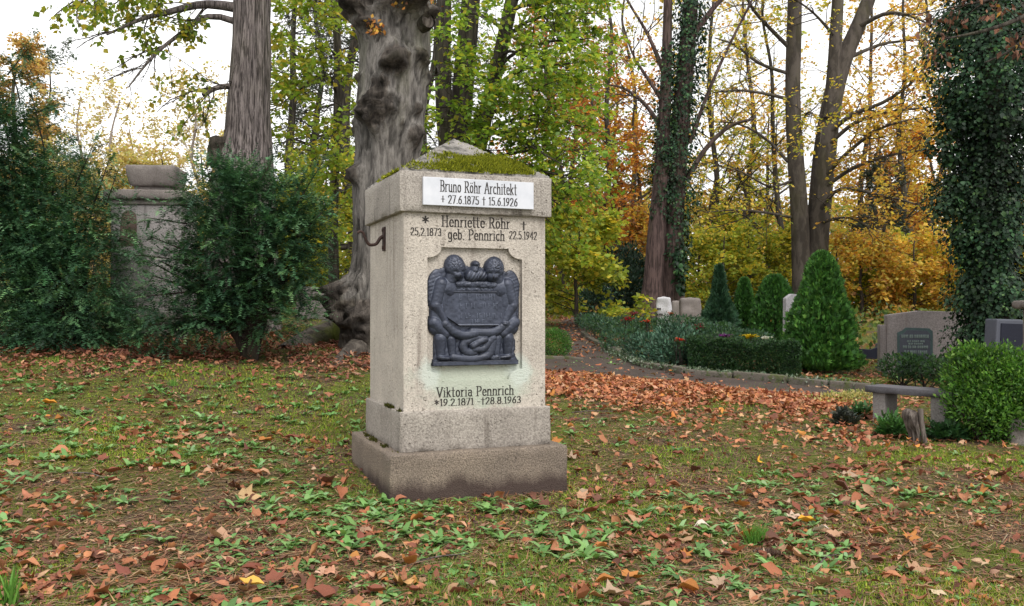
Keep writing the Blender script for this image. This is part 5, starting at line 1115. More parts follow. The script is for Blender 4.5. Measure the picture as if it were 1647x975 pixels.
# ------------------------------------------------------------------ graves, pedestal, bench
def build_pedestal():
    Y = 14.2; b = xg(250, Y); b[2] = gz(b); X0 = b[0]
    def z(py): return EYE-(py-500)/1448*Y-b[2]
    def w(px): return px/1448*Y
    T = thing('urn_pedestal', 'weathered stone pedestal with a moulded cornice behind the yews', 'pedestal', b, R(6), world_parts=False)
    a = .55; zc = z(322)
    block('base', (-a*1.22, -a*1.22, -.2), (a*1.22, a*1.22, z(545)), MAT['old_stone'], T, rnd=.02, amp=.012, seed=2, chips=.05)
    block('plinth', (-a*1.08, -a*1.08, z(546)), (a*1.08, a*1.08, z(505)), MAT['old_stone'], T, rnd=.02, amp=.01, seed=5, chips=.05)
    block('shaft', (-a*.94, -a*.94, z(507)), (a*.94, a*.94, z(334)), MAT['ped_stone'], T, rnd=.012, amp=.006, seed=3)
    block('moulding', (-a*1.0, -a*1.0, z(336)), (a*1.0, a*1.0, z(327)), MAT['old_stone'], T, rnd=.03, amp=.006, seed=6)
    block('cornice', (-a*1.10, -a*1.10, z(328)), (a*1.10, a*1.10, z(313)), MAT['old_stone'], T, rnd=.015, amp=.008, seed=7, chips=.05)
    n = 14; pts = [(.30*a*math.cos(R(180*i/n))-.45*a, z(385)+(.32 if 0 < i < n else .2)*math.sin(R(180*i/n))) for i in range(n+1)]
    poly_prism('worn_inlay', [(-.72*a, z(400))]+[(-.45*a+.20*a*math.cos(R(180-180*i/n)), z(355)+.10*math.sin(R(180-180*i/n))) for i in range(n+1)]+[(-.22*a, z(400))], -a*.955, -a*.93, MAT['scar'], T)
    u = thing('stone_urn', 'broken stone planter bowl standing on the old pedestal', 'urn', b+(0.02, 0, z(313)), R(6), world_parts=False)
    h = z(270)-z(313)
    block('foot', (-.27, -.27, 0), (.27, .27, h*.22), MAT['old_stone'], u, rnd=.02, amp=.012, seed=8)
    V, F = rough_block((-.375, -.375, h*.21), (.375, .375, h*.98), rnd=.025, res=.05, amp=.014, nsc=7, seed=9, chips=.06); k = .80+.20*np.sqrt(np.clip((V[:, 2]-h*.21)/(h*.6), 0, 1)); V[:, 0] *= k; V[:, 1] *= k; mk('bowl', V, F, MAT['old_stone'], u, smooth=True)
    V, F = rough_block((-.32, -.32, h*.9), (.32, .32, h*1.0), rnd=.02, amp=.02); mk('soil', V, F, MAT['ground'], u, smooth=True)
    r = np.random.default_rng(3); n = 700; P = np.stack([r.uniform(-.34, .34, n), r.uniform(-.34, .34, n), np.full(n, h-.01)], -1); moss_tufts('moss', P, np.tile(UP, (n, 1)), u, .03, r)
build_pedestal()

def stone_at(name, label, px0, px1, py_top, Y, mat, depth=.14, rz=0.0, cat='headstone', shape=None, amp=.01, rnd=.02, below=.1, group=None, base_py=None):
    c = at((px0+px1)/2, py_top, Y); gb = gz(c); T = thing(name, label, cat, (c[0], c[1], gb), rz, group, world_parts=False); hw = (px1-px0)/2/1448*Y; H = c[2]-gb
    if shape is None: block('slab', (-hw, -depth/2, -below), (hw, depth/2, H), mat, T, rnd=rnd, res=.06, amp=amp, nsc=6, seed=len(name))
    return T, hw, H

T, hw, H = stone_at('white_headstone', 'small rough white headstone in front of the ivy trunks', 1056, 1079, 478, 24.0, MAT['white_stone'], .16, R(-18), amp=.05, rnd=.06)
for z_, w_ in ((.62, .55), (.44, .8)):
    for k in range(3):
        V, F = rough_block((-hw*.85+k*hw*.36*w_, -.10, H*z_-.02), (-hw*.85+k*hw*.36*w_+hw*.26*w_, -.075, H*z_+.03), rnd=.004, res=.05, amp=.004, maxn=3); mk('worn_lettering', V, F, MAT['ink'], T)
stone_at('mossy_headstone', 'brown weathered round-topped headstone right of the white one', 1092, 1128, 479, 23.5, MAT['old_stone'], .18, R(5), amp=.04, rnd=.11)
stone_at('low_headstone', 'low dark stone between the white and the round-topped headstone', 1080, 1094, 484, 25.5, MAT['old_stone'], .18, 0, amp=.03, rnd=.05)
T, hw, H = stone_at('tall_headstone', 'tall pale headstone half hidden by the bright cone evergreen', 1259, 1292, 473, 17.0, MAT['pale_stone'], .12, R(14), shape=1)
poly_prism('slab', [(-hw, -.15), (hw, -.15), (hw, H*.98), (-hw*.3, H*1.0), (-hw*.92, H*.93)], -.06, .06, MAT['pale_stone'], T, .008)
stone_at('leaning_slab', 'weathered grey stone slab behind the mossy root of the burled linden', 478, 532, 462, 19.0, MAT['pink_stone'], .2, R(8), cat='gravestone', amp=.03, rnd=.03)

def build_wall_grave():
    Y = 15.0; c = at(1492, 500, Y); gb = gz(c); T = thing('grave_wall', 'pinkish sandstone grave wall with a green bronze plate behind the bench', 'grave wall', (c[0], c[1], gb), R(-16), world_parts=False)
    def X(px): return (px-1492)*1.03/1448*Y
    def Z(py): return EYE-(py-500)/1448*Y-gb
    poly_prism('wall', [(X(1431), -.1), (X(1560), -.1), (X(1560), Z(508)), (X(1556), Z(502)), (X(1478), Z(500)), (X(1431), Z(507))], -.14, .25, MAT['pink_stone'], T, .012)
    block('side_block', (X(1421), -.10, -.1), (X(1432), .25, Z(523)), MAT['pink_stone'], T, rnd=.015, amp=.006)
    block('side_block', (X(1559), -.10, -.1), (X(1574), .25, Z(518)), MAT['pink_stone'], T, rnd=.015, amp=.006)
    o = [(1446, 600), (1497, 600), (1497, 533), (1492, 528), (1458, 527), (1453, 532), (1446, 535)]
    MAT['verdigris'] = mat_plain('verdigris_bronze', (.075, .12, .115), .55, .2, .4, .6, 12, (.035, .055, .06), .2)
    pl = poly_prism('plate', [(X(a), Z(b)) for a, b in o], -.155, -.138, MAT['verdigris'], T, .004)
    o2 = [(X(1446+(a-1446)*.86+3.5), Z(b+4 if b < 560 else b)) for a, b in o]; poly_prism('plate_field', o2, -.160, -.150, MAT['granite_side'], pl, .002)
    MAT['worn_bronze'] = mat_plain('worn_letter_band', (.20, .25, .23), .6, .1, .3, .6, 40, (.10, .13, .13), .3)
    rs = random.Random(4)
    for (py, x0, x1, h) in ((541, 1452, 1491, 5.5), (549, 1460, 1484, 3), (553, 1462, 1482, 3), (558, 1454, 1490, 4.5), (566, 1456, 1488, 5)):
        G = Geo(); x = x0
        while x < x1:
            w = rs.uniform(1.6, 3.2); V, F = rough_block((X(x), -.166, Z(py+h/2)), (X(x+w), -.155, Z(py-h/2)), rnd=.003, res=.05, amp=.002, maxn=3); G.add(V, F); x += w+rs.choice((.5, .6, 1.6))
        G.out('worn_lettering', MAT['worn_bronze'], pl, True)['kind'] = 'stuff'
    r = np.random.default_rng(8); n = 2600; P = np.stack([r.uniform(X(1486), X(1558), n), r.uniform(-.13, .24, n), np.full(n, Z(501.2))], -1); P[:, 2] -= (P[:, 0]-X(1478))*.02
    moss_tufts('moss', P, np.tile(UP, (n, 1)), T, .03, r, ((.16, .20, .02), (.24, .27, .03), (.09, .11, .02)))
build_wall_grave()

def build_dark_stones():
    c = at(1408, 552, 17.5); T = thing('book_headstone', 'small polished dark blue headstone with a slanted open book', 'headstone', (c[0], c[1], gz(c)), R(-10), world_parts=False); H = c[2]-gz(c)
    poly_prism('slab', [(-.02, -.1), (.20, -.1), (.20, H), (.02, H*.98)], -.06, .1, MAT['granite_side'], T, .006)
    poly_prism('book', [(-.34, -.1), (.02, -.1), (.06, H*.55), (-.02, H*.72), (-.12, H*.58), (-.34, H*.66)], -.16, -.05, MAT['black_granite'], T, .008)
    Y = 11.6; c = at(1618, 513, Y); gb = gz(c); H = c[2]-gb; hw = 27/1448*Y
    T = thing('black_headstone', 'polished black headstone with a grey side at the foot of the ivy trunk', 'headstone', (c[0], c[1], gb), R(16), world_parts=False)
    poly_prism('slab', [(-hw*1.10, -.1), (hw*1.25, -.1), (hw*1.2, H*.99), (-hw*.75, H)], -.02, .18, MAT['granite_side'], T, .02)
    fc = poly_prism('polished_face', [(-hw*.72, -.05), (hw*1.15, -.05), (hw*1.1, H*.94), (-hw*.48, H*.95)], -.032, -.015, MAT['black_granite'], T, .004)
    lettering('inscription', 'Prof.', hw*.30, hw*.95, H*.55, .06, -.032, MAT['white_ink'], fc, b=.05)
build_dark_stones()

def build_pillar():
    T = thing('stone_gravepost', 'grey stepped stone grave pillar cut by the right edge', 'grave pillar', (5.72, 9.5, gz((5.72, 9.5))), R(-12), world_parts=False)
    block('base', (-.62, -.62, -.25), (.6, .6, .24), MAT['old_stone'], T, rnd=.02, amp=.012, chips=.05)
    block('step', (-.46, -.46, .238), (.46, .46, .52), MAT['old_stone'], T, rnd=.02, amp=.012, seed=4, chips=.05)
    block('shaft', (-.22, -.22, .518), (.26, .26, 1.36), MAT['old_stone'], T, rnd=.012, amp=.006, seed=5)
    block('cap', (-.31, -.31, 1.355), (.34, .34, 1.44), MAT['old_stone'], T, rnd=.015, amp=.008, seed=6, chips=.04)
build_pillar()

def build_bench():
    a = np.array([3.95, 10.09]); b = np.array([4.55, 9.32]); m = (a+b)/2; n = np.array([.788, .615]); L = np.linalg.norm(b-a)/2
    z = .462; cz = gz(m+n*.15); T = thing('stone_bench', 'low stone bench with a dark slab seat on two square legs', 'bench', (*(m+n*.17), cz), math.atan2(b[1]-a[1], b[0]-a[0]), world_parts=False); h = z-cz
    block('seat', (-L, -.17, h-.072), (L, .17, h), MAT['grey_stone'], T, rnd=.005, res=.05, amp=.002, chips=.02)
    block('leg', (-L+.07, -.13, -.15), (-L+.22, .13, h-.070), MAT['concrete'], T, rnd=.008, amp=.004, seed=2)
    block('leg', (L-.25, -.13, -.15), (L-.07, .13, h-.070), MAT['concrete'], T, rnd=.008, amp=.004, seed=3)
build_bench()

def build_stump():
    b = hit(1470, 712); r = np.random.default_rng(4); T = thing('broken_stump', 'grey weathered broken wooden stump in front of the bench', 'stump', b)
    ctrl = np.array([(b[0]+.02, b[1], b[2]-.08, .05), (b[0]+.01, b[1], b[2]+.08, .042), (b[0]-.03, b[1], b[2]+.2, .062), (b[0]-.045, b[1], b[2]+.30, .05), (b[0]-.03, b[1], b[2]+.34, .015)])
    def fn(th, V, S): return .03*(vn(np.stack([np.cos(th)*3, np.sin(th)*3, V[..., 2]*4], -1), 3)-.5)*2+.012*np.sin(th*7+V[..., 2]*9), np.ones(V.shape)
    V, F, C = trunk_rings(ctrl, 40, 30, fn); V[:, 2] += .05*(V[:, 2] > b[2]+.25)*(vn(V*18, 2)-.5); mk('trunk', V, F, MAT['wood'], T, C, True)
    P = spline([b+(.05, -.02, .34), b+(.06, -.03, .2), b+(.08, -.06, .0)], 10); V, F = tube(P, np.linspace(.03, .022, 10), 8); mk('splinter', V, F, MAT['wood'], T, smooth=True)
build_stump()

# ------------------------------------------------------------------ small planting
def feather_plant(name, label, cen, rad, n, cols, seed, L=.13, up=.6, group=None, cat='plant'):
    r = np.random.default_rng(seed); b = np.array([cen[0], cen[1], gz(cen)]); T = thing(name, label, cat, b, group=group)
    q = nrm(r.normal(0, 1, (n, 3))); q[:, 2] = np.abs(q[:, 2]); P = b+q*np.array(rad)*r.uniform(.3, 1, (n, 1)); g_ = yew_sprays(P, nrm(q+UP*up+r.normal(0, .3, (n, 3))), r, cols, None, L, 6, 6, .022)
    g_.out('foliage', MAT['weed'], T); m = 14; e = P[r.choice(n, m)]; t = np.linspace(0, 1, 5)[None, :, None]; V, F = tube_batch(b+(e-b)[:, None]*t, np.linspace(.008, .003, 5)[None].repeat(m, 0), 4); mk('stem', V, F, MAT['twig'], T, smooth=True)
feather_plant('feathery_conifer', 'light green feathery dwarf conifer in front of the bench', hit(1436, 702)[:2], (.13, .12, .15), 110, ((.075, .20, .05), (.10, .25, .07), (.05, .13, .035)), 71, .14)
feather_plant('creeping_conifer', 'flat green creeping conifer left of the bench leg', hit(1385, 672)[:2], (.18, .15, .07), 90, ((.075, .19, .06), (.055, .14, .045)), 72, .12, .2)
feather_plant('creeping_conifer', 'dark green creeping conifer at the right bench leg', hit(1520, 708)[:2], (.20, .12, .10), 110, ((.045, .12, .04), (.03, .085, .03)), 73, .13, .2)
feather_plant('heather_clump', 'small grey-green heather clump at the edge of the leaf carpet', hit(1358, 684)[:2], (.13, .12, .13), 110, ((.06, .075, .055), (.09, .10, .08), (.04, .05, .04)), 74, .09, .8)
q = hit(1350, 652)
leafy_mass('variegated_cover', 'cream-yellow variegated ground cover patch left of the bench', 'plant', [((q[0], q[1], q[2]+.03), (.42, .30, .10)), ((q[0]+.3, q[1]+.1, q[2]+.05), (.3, .25, .10))], 16000, .045, ((.48, .42, .13), (.38, .36, .12), (.20, .26, .06), (.55, .50, .22)), (3, 3, 2, 2), 75, 'weed', .5, .3, .3)
q = hit(1465, 600)
leafy_mass('ivy_mound', 'dark leafy mound in front of the sandstone grave wall', 'shrub', [lob(1450, 590, 13.2, .36, .3, .2), lob(1490, 592, 13.0, .42, .3, .18), lob(1520, 595, 12.5, .3, .3, .18)], 9500, .06, DARKG, (4, 3, 3, 1), 76, 'leaf', .6, .3, .3, base=(*at(1480, 595, 13)[:2], 0))
def undergrowth():
    r = np.random.default_rng(78); n = 26000; px = r.uniform(-200, 1800, n); Y = np.where((px > 1330) & (r.random(n) < .5), r.uniform(17.5, 26, n), r.uniform(26, 36, n)); x = (px-823.5)/1448*Y; k = ~((px > 895) & (px < 945) & (Y < 30)); x, Y = x[k], Y[k]; n = len(x); P = np.stack([x, Y, g(x, Y)+(.15+1.0*fbm(xyz(x*.6, Y*.6), 3, 9))*r.random(n)**1.3], -1); k = fbm(xyz(x*.8, Y*.8), 2, 19) > .36; P = P[k]; n = len(P); L = .15*r.uniform(.6, 1.2, n)
    V, F, C = leaf_geo(P, r.normal(0, 1, (n, 3))+UP*.4, UP+r.normal(0, .6, (n, 3)), L, L*.6, pal(r, n, ((.10, .15, .035), (.20, .22, .05), (.30, .18, .06), (.05, .09, .025)), (3, 2, 2, 3), .25), .15); tag(mk('undergrowth', V, F, MAT['leaf'], None, C), 'low mixed undergrowth at the edge of the wood', 'undergrowth', kind='stuff')
undergrowth()
def edging():
    r = np.random.default_rng(77); S = spline(KERB_UP, 300); n = 5200; i = r.integers(95, 300, n); P = S[i]+np.stack([r.normal(0, .09, n), np.abs(r.normal(.10, .12, n)), 0*r.random(n)], -1); P[:, 2] = g(P[:, 0], P[:, 1])+.04+.07*r.random(n)
    L = .05*r.uniform(.6, 1.3, n); V, F, C = leaf_geo(P, r.normal(0, 1, (n, 3))+UP*.3, UP+r.normal(0, .5, (n, 3)), L, L*.6, pal(r, n, ((.10, .15, .085), (.15, .19, .13), (.06, .10, .05), (.20, .24, .17)), None, .25), .15); tag(mk('periwinkle_edging', V, F, MAT['weed'], None, C), 'grey-green small-leaved ground cover spilling over the upper kerb', 'ground cover', kind='stuff')
edging()
def flowers(name, label, px, py, Y, n, cols, rad, seed, size=.035, z=None):
    r = np.random.default_rng(seed); c = at(px, py, Y); T = thing(name, label, 'flower', (c[0], c[1], gz(c)), group='flowers on the graves')
    k = 7; P = np.repeat(c+nrm(r.normal(0, 1, (n, 3)))*np.array(rad)*r.random((n, 1)), k, 0); a = np.tile(np.arange(k)*2*np.pi/k, n); D = np.stack([np.cos(a), np.sin(a)*.8, .45+0*a], -1)+r.normal(0, .15, (n*k, 3))
    V, F, C = leaf_geo(P, D, UP+r.normal(0, .2, (n*k, 3)), size, size*.6, pal(r, n*k, cols, None, .2), .1); mk('blossoms', V, F, MAT['weed'], T, C)
    m = 70; gz0 = gz(c); Q = np.array([c[0], c[1], c[2]-.06])+r.normal(0, 1, (m, 3))*np.array([rad[0], rad[1], .05]); V, F, C = leaf_geo(Q, r.normal(0, 1, (m, 3))+UP, r.normal(0, 1, (m, 3))+UP, .06, .03, pal(r, m, DARKG), .1); mk('foliage', V, F, MAT['weed'], T, C)
    t = np.linspace(0, 1, 3)[None, :, None]; s = np.array([c[0], c[1], gz0])+r.normal(0, .04, (6, 3))*np.array([1, 1, 0]); e = np.array([c[0], c[1], c[2]])+r.normal(0, .04, (6, 3)); V, F = tube_batch(s[:, None]*(1-t)+e[:, None]*t, np.full((6, 3), .006), 4); mk('stem', V, F, MAT['twig'], T)
flowers('red_flowers', 'dark red flower cluster on the low green grave bed', 1008, 514, 18.0, 60, ((.42, .02, .03), (.30, .012, .03)), (.14, .1, .05), 81)
flowers('pink_flowers', 'pinkish red flowers at the far end of the bed', 1018, 505, 21, 40, ((.38, .04, .09), (.30, .05, .10)), (.20, .1, .05), 82)
flowers('red_flowers', 'two small bright red blossoms above the green bed', 1040, 518, 18, 16, ((.62, .04, .02),), (.13, .05, .05), 83, .045)
flowers('red_flowers', 'red blossom at the foot of the white headstone', 1079, 505, 22, 8, ((.60, .03, .02), (.65, .35, .03)), (.12, .05, .05), 84, .05)
flowers('crimson_bowl', 'round crimson flower ball behind the rhododendron', 1125, 526, 17.5, 34, ((.28, .01, .03), (.20, .008, .02)), (.10, .1, .09), 85)
flowers('red_leaf', 'bright red blossoms on the bush at the bend of the kerb', 1093, 549, 14.6, 16, ((.62, .06, .03),), (.08, .05, .06), 86, .05)
flowers('purple_flowers', 'purple flower clump on top of the clipped hedge', 1166, 541, 15.0, 40, ((.30, .05, .33), (.22, .04, .28)), (.12, .08, .04), 87)
flowers('yellow_flowers', 'bright yellow flower clump left of the tall pale headstone', 1207, 542, 15.0, 60, ((.75, .60, .02), (.65, .48, .02)), (.16, .08, .04), 88, .04)
flowers('white_flowers', 'white flower clump at the foot of the pale tall headstone', 1236, 545, 15.0, 40, ((.75, .75, .72),), (.12, .08, .04), 89, .04)
def lantern():
    b = xg(931, 24.0); T = thing('grave_lantern', 'small grey grave lantern at the far end of the path', 'lantern', b, world_parts=False)
    for nm, lo, hi in (('base', (-.08, -.08, -.05), (.08, .08, .08)), ('body', (-.06, -.06, .078), (.06, .06, .28)), ('cap', (-.075, -.075, .278), (.075, .075, .34))): block(nm, lo, hi, MAT['grey_stone'], T, rnd=.015, amp=.003)
lantern()

# ------------------------------------------------------------------ leaf litter, weeds, needles
def fallen_templates():
    out = []; r = np.random.default_rng(2)
    for k in range(6):       # oval, curled along the midrib
        t = np.linspace(0, 1, 5); w = .27*np.sin(np.pi*np.clip(t*.96+.02, 0, 1))**.75*(1.15-.4*t); cu = r.uniform(.5, 2.0); ben = r.uniform(-.7, .7)
        V = []; 
        for i, tt in enumerate(t):
            zc = ben*(tt-.5)**2+.04*math.sin(tt*9+k)
            V += [(tt-.5, -w[i], zc+cu*w[i]*r.uniform(.7, 1.2)), (tt-.5, 0, zc), (tt-.5, w[i], zc+cu*w[i]*r.uniform(.5, 1.2))]
        F = []
        for i in range(4):
            a = 3*i; F += [(a, a+3, a+4), (a, a+4, a+1), (a+1, a+4, a+5), (a+1, a+5, a+2)]
        out.append((np.array(V), np.array(F)))
    for k in range(6):       # maple, lobed and crumpled
        ang = np.radians([-150, -118, -92, -66, -40, -22, 0, 22, 40, 66, 92, 118, 150]); rad = np.array([.26, .36, .24, .55, .30, .44, .62, .44, .30, .55, .24, .36, .26])*r.uniform(.9, 1.1, 13)
        V = [(0, 0, 0)]+[(rr*math.cos(a), rr*math.sin(a), 0) for a, rr in zip(ang, rad)]+[(-.30, .01, .0), (-.30, -.01, 0), (-.62, .05, .06)]
        V = np.array(V); c1, c2, c3 = r.uniform(-.8, 1.3), r.uniform(.3, 1.6), r.uniform(0, 6); V[:, 2] += c1*V[:, 0]**2+c2*V[:, 1]**2+.10*np.sin(V[:, 0]*6+c3)*np.sin(V[:, 1]*7)+r.normal(0, .025, len(V)); V[0, 2] = -.02
        F = [(0, i, i+1) for i in range(1, 13)]+[(0, 13, 14), (0, 15, 1), (14, 16, 15)]
        out.append((V, np.array(F)))
    return out
TPL = fallen_templates()
DEADC = ((.34, .125, .062), (.42, .18, .09), (.22, .075, .045), (.45, .26, .155), (.14, .06, .04), (.42, .17, .045), (.46, .32, .22)); DEAD_W = (5, 4, 4, 3, 3, 1, .5)

def rotm(r, n, tilt):
    yaw = r.uniform(0, 2*np.pi, n); ax = r.uniform(0, 2*np.pi, n); ti = np.abs(r.normal(0, tilt, n)); flip = np.where(r.random(n) < .4, np.pi, 0)
    cz, sz = np.cos(yaw), np.sin(yaw); Z = np.zeros((n, 3, 3)); Z[:, 0, 0] = cz; Z[:, 0, 1] = -sz; Z[:, 1, 0] = sz; Z[:, 1, 1] = cz; Z[:, 2, 2] = 1
    X = np.zeros((n, 3, 3)); a = ti+flip; X[:, 0, 0] = 1; X[:, 1, 1] = np.cos(a); X[:, 1, 2] = -np.sin(a); X[:, 2, 1] = np.sin(a); X[:, 2, 2] = np.cos(a)
    A = np.zeros((n, 3, 3)); A[:, 0, 0] = np.cos(ax); A[:, 0, 1] = -np.sin(ax); A[:, 1, 0] = np.sin(ax); A[:, 1, 1] = np.cos(ax); A[:, 2, 2] = 1
    return A@X@Z

def litter(name, label, x, y, size, r, tilt=.35, lift=.012, cols=DEADC, w=DEAD_W, maple=.45, stack=0.0):
    n = len(x); G = Geo(); k = np.where(r.random(n) < maple, r.integers(6, 12, n), r.integers(0, 6, n)); M = rotm(r, n, tilt); z = g(x, y)+lift*r.uniform(.4, 1.6, n)+stack*r.random(n); C = pal(r, n, cols, w, .25); s = size*r.uniform(.55, 1.3, n)
    for j, (V, F) in enumerate(TPL):
        i = np.where(k == j)[0]
        if not len(i): continue
        W = np.einsum('nij,vj->nvi', M[i], V)*s[i][:, None, None]; low = np.minimum(W[:, :, 2].min(1), 0)*.55; W[:, :, 2] -= low[:, None]; W += np.stack([x[i], y[i], z[i]], -1)[:, None]
        FF = (F[None]+(np.arange(len(i))*len(V))[:, None, None]).reshape(-1, 3); G.add(W.reshape(-1, 3), FF, np.repeat(C[i], len(V), 0))
    return tag(G.out(name, MAT['dead']), label, 'leaf litter', kind='stuff')

def in_monument(x, y, m=.02):
    c, s = .932, .363; a = (x+.449)*c+(y-6.958)*s; b = -(x+.449)*s+(y-6.958)*c; return (np.abs(a) < HB+m) & (np.abs(b) < HB+m)

def band(r, n, px, py, log=False):
    """random ground points whose picture lies in a px/py window, even in world area"""
    a = [hit(px[0], py[1]), hit(px[1], py[1]), hit(px[0], py[0]), hit(px[1], py[0])]; y0, y1 = min(q[1] for q in a), max(q[1] for q in a); y = np.exp(r.uniform(math.log(y0), math.log(y1), n)) if log else np.sqrt(r.uniform(y0**2, y1**2, n)); x = (r.uniform(px[0], px[1], n)-823.5)/1448*y; return x, y

MASS = {}
def build_litter():
    r = np.random.default_rng(55)
    # general scatter over the lawn
    x, y = band(r, 14000, (-250, 1900), (560, 1010), True); c = fbm(xyz(x*1.3, y*1.3), 3, 31); k = (r.random(len(x)) < sst(c, .46, .70)*.75+.11) & ~in_monument(x, y); litter('fallen_leaves', 'brown fallen leaves scattered over the mossy lawn', x[k], y[k], r.uniform(.04, .095, k.sum()), r, .45)
    # thick carpet between the lawn and the lower kerb
    S = spline(KERB_LOW, 300); n = 15000; i = r.integers(40, 300, n); d = r.random(n)**1.5*(3.6+.6*np.sin(i*.04)); x = S[i, 0]-d*.22+r.normal(0, .1, n); y = S[i, 1]-d-.04; edge = fbm(xyz(x*1.1, y*1.1), 3, 17); k = (r.random(n) < 1-.93*sst(d/2.9+(edge-.5)*1.9, .22, .85)) & ~in_monument(x, y, .05)
    litter('leaf_carpet', 'thick carpet of russet leaves along the lower kerb', x[k], y[k], .088, r, .45, .02, ((.44, .165, .075), (.50, .22, .105), (.33, .115, .06), (.52, .30, .17), (.24, .09, .05), (.56, .22, .05)), (5, 4, 4, 3, 2, 1), .5, .025)
    # drift of leaves and needles under the yews
    x, y = band(r, 5200, (-150, 640), (552, 640)); yy = 500+(EYE-g0(x, y))/y*1448; k = (r.random(len(x)) < np.clip(1.05-sst(yy+40*(fbm(xyz(x, y), 2, 8)-.5), 575, 628), .06, 1)) & ~in_monument(x, y, .05); litter('leaf_drift', 'red-brown leaf drift under the yews', x[k], y[k], .085, r, .4, .02, ((.26, .10, .06), (.33, .14, .08), (.20, .075, .05), (.40, .22, .13)), (4, 3, 3, 1.5), .45, .03)
    # leaves on the paths
    x, y = band(r, 4200, (880, 1300), (520, 650)); c = fbm(xyz(x*1.2, y*1.2), 3, 41); k = r.random(len(x)) < sst(c, .36, .52)*.9+.08; litter('path_leaves', 'russet leaves lying on the dirt path', x[k], y[k], .085, r, .4, .04)
    x, y = band(r, 2500, (1290, 1800), (560, 720)); k = r.random(len(x)) < .75; litter('bench_leaves', 'russet leaves lying around and under the stone bench', x[k], y[k], .085, r, .4, .02)
    # needles and straw
    n = 80000; x, y = band(r, n, (-250, 1900), (575, 1010), True); c = fbm(xyz(x*1.7, y*1.7), 3, 61); k = (r.random(n) < .45+.55*sst(c, .4, .6)) & ~in_monument(x, y); x, y = x[k], y[k]; n = len(x); a = r.uniform(0, np.pi, n)*.5+r.choice((0, 1.2, 2.6), n); L = r.uniform(.05, .17, n); D = np.stack([np.cos(a), np.sin(a), r.normal(0, .10, n)], -1); P = np.stack([x, y, g(x, y)+r.uniform(.004, .022, n)], -1); S = nrm(np.cross(D, UP))*(.0030+.0016*(y/6))[:, None]
    V = np.stack([P-S, P+S, P+D*L[:, None]], 1).reshape(-1, 3); F = np.arange(3*n).reshape(-1, 3); C = np.repeat(pal(r, n, ((.26, .14, .075), (.36, .23, .12), (.16, .085, .05), (.42, .32, .19), (.24, .105, .06)), (4, 3, 3, 1, 3), .25), 3, 0); tag(mk('needle_litter', V, F, MAT['dead'], None, C), 'brown pine needles and straw strewn over the lawn', 'needles', kind='stuff')
    n = 11000; x, y = band(r, n, (-250, 1900), (570, 1010), True); c = fbm(xyz(x*1.6+4, y*1.6), 3, 37); k = (r.random(n) < .25+.75*sst(c, .42, .62)) & ~in_monument(x, y); x, y = x[k], y[k]; n = len(x); a = r.uniform(0, 6.28, n); L = r.uniform(.03, .075, n); V, F, C = leaf_geo(np.stack([x, y, g(x, y)+r.uniform(.006, .02, n)], -1), np.stack([np.cos(a), np.sin(a), r.normal(.05, .22, n)], -1), UP+r.normal(0, .5, (n, 3)), L, L*r.uniform(.25, .55, n), pal(r, n, DEADC, DEAD_W, .3), .55, True); tag(mk('curled_leaves', V, F, MAT['dead'], None, C), 'small curled brown leaf pieces all over the lawn', 'leaf litter', kind='stuff')
    # crumbs of bark and leaf
    n = 70000; x, y = band(r, n, (-250, 1900), (560, 1010), True); k = ~in_monument(x, y); x, y = x[k], y[k]; n = len(x); P = np.stack([x, y, g(x, y)+r.uniform(.002, .012, n)], -1); L = r.uniform(.012, .040, n); D = nrm(r.normal(0, 1, (n, 3))*np.array([1, 1, .35])); S = nrm(np.cross(D, UP+r.normal(0, .4, (n, 3))))*(L*r.uniform(.12, .35, n))[:, None]; V = np.stack([P-S, P+S, P+D*L[:, None]], 1).reshape(-1, 3); F = np.arange(3*n).reshape(-1, 3); C = np.repeat(pal(r, n, ((.16, .08, .05), (.24, .125, .075), (.09, .055, .04), (.33, .21, .13), (.045, .03, .025), (.12, .13, .04)), (4, 4, 4, 2, 3, 2), .25), 3, 0); tag(mk('leaf_crumbs', V, F, MAT['dead'], None, C), 'crumbs of bark and broken leaves on the soil', 'leaf litter', kind='stuff')
    # fine grass and moss
    n = 330000; x, y = band(r, n, (-250, 1900), (575, 1010), True); c = fbm(xyz(x*1.1+3, y*1.1), 3, 71); fine = vn(xyz(x*6, y*6), 5); k = (r.random(n) < sst(c+.30*(fine-.5), .34, .52)+.08) & ~in_monument(x, y); x, y = x[k], y[k]; n = len(x); hgt = r.uniform(.014, .042, n)*(.7+.9*sst(c[k], .5, .7)); P = np.stack([x, y, g(x, y)-.002], -1); a = r.uniform(0, 2*np.pi, n); S = np.stack([np.cos(a), np.sin(a), 0*a], -1)*(.0026+.0016*y/6)[:, None]; lean = r.normal(0, .7, (n, 3)); lean[:, 2] = 1
    V = np.stack([P-S, P+S, P+nrm(lean)*hgt[:, None]], 1).reshape(-1, 3); yel = sst(vn(xyz(x*.9, y*.9), 15), .35, .7)[:, None]; C = np.repeat(pal(r, n, ((.15, .235, .04), (.21, .29, .045), (.10, .165, .032), (.27, .25, .07)), (4, 3, 3, 1.2), .3)*(1+yel*np.array([.45, .35, .0])), 3, 0); tag(mk('moss_and_grass', V, np.arange(3*n).reshape(-1, 3), MAT['moss'], None, C), 'short grass and moss between the fallen leaves', 'grass', kind='stuff')
build_litter()

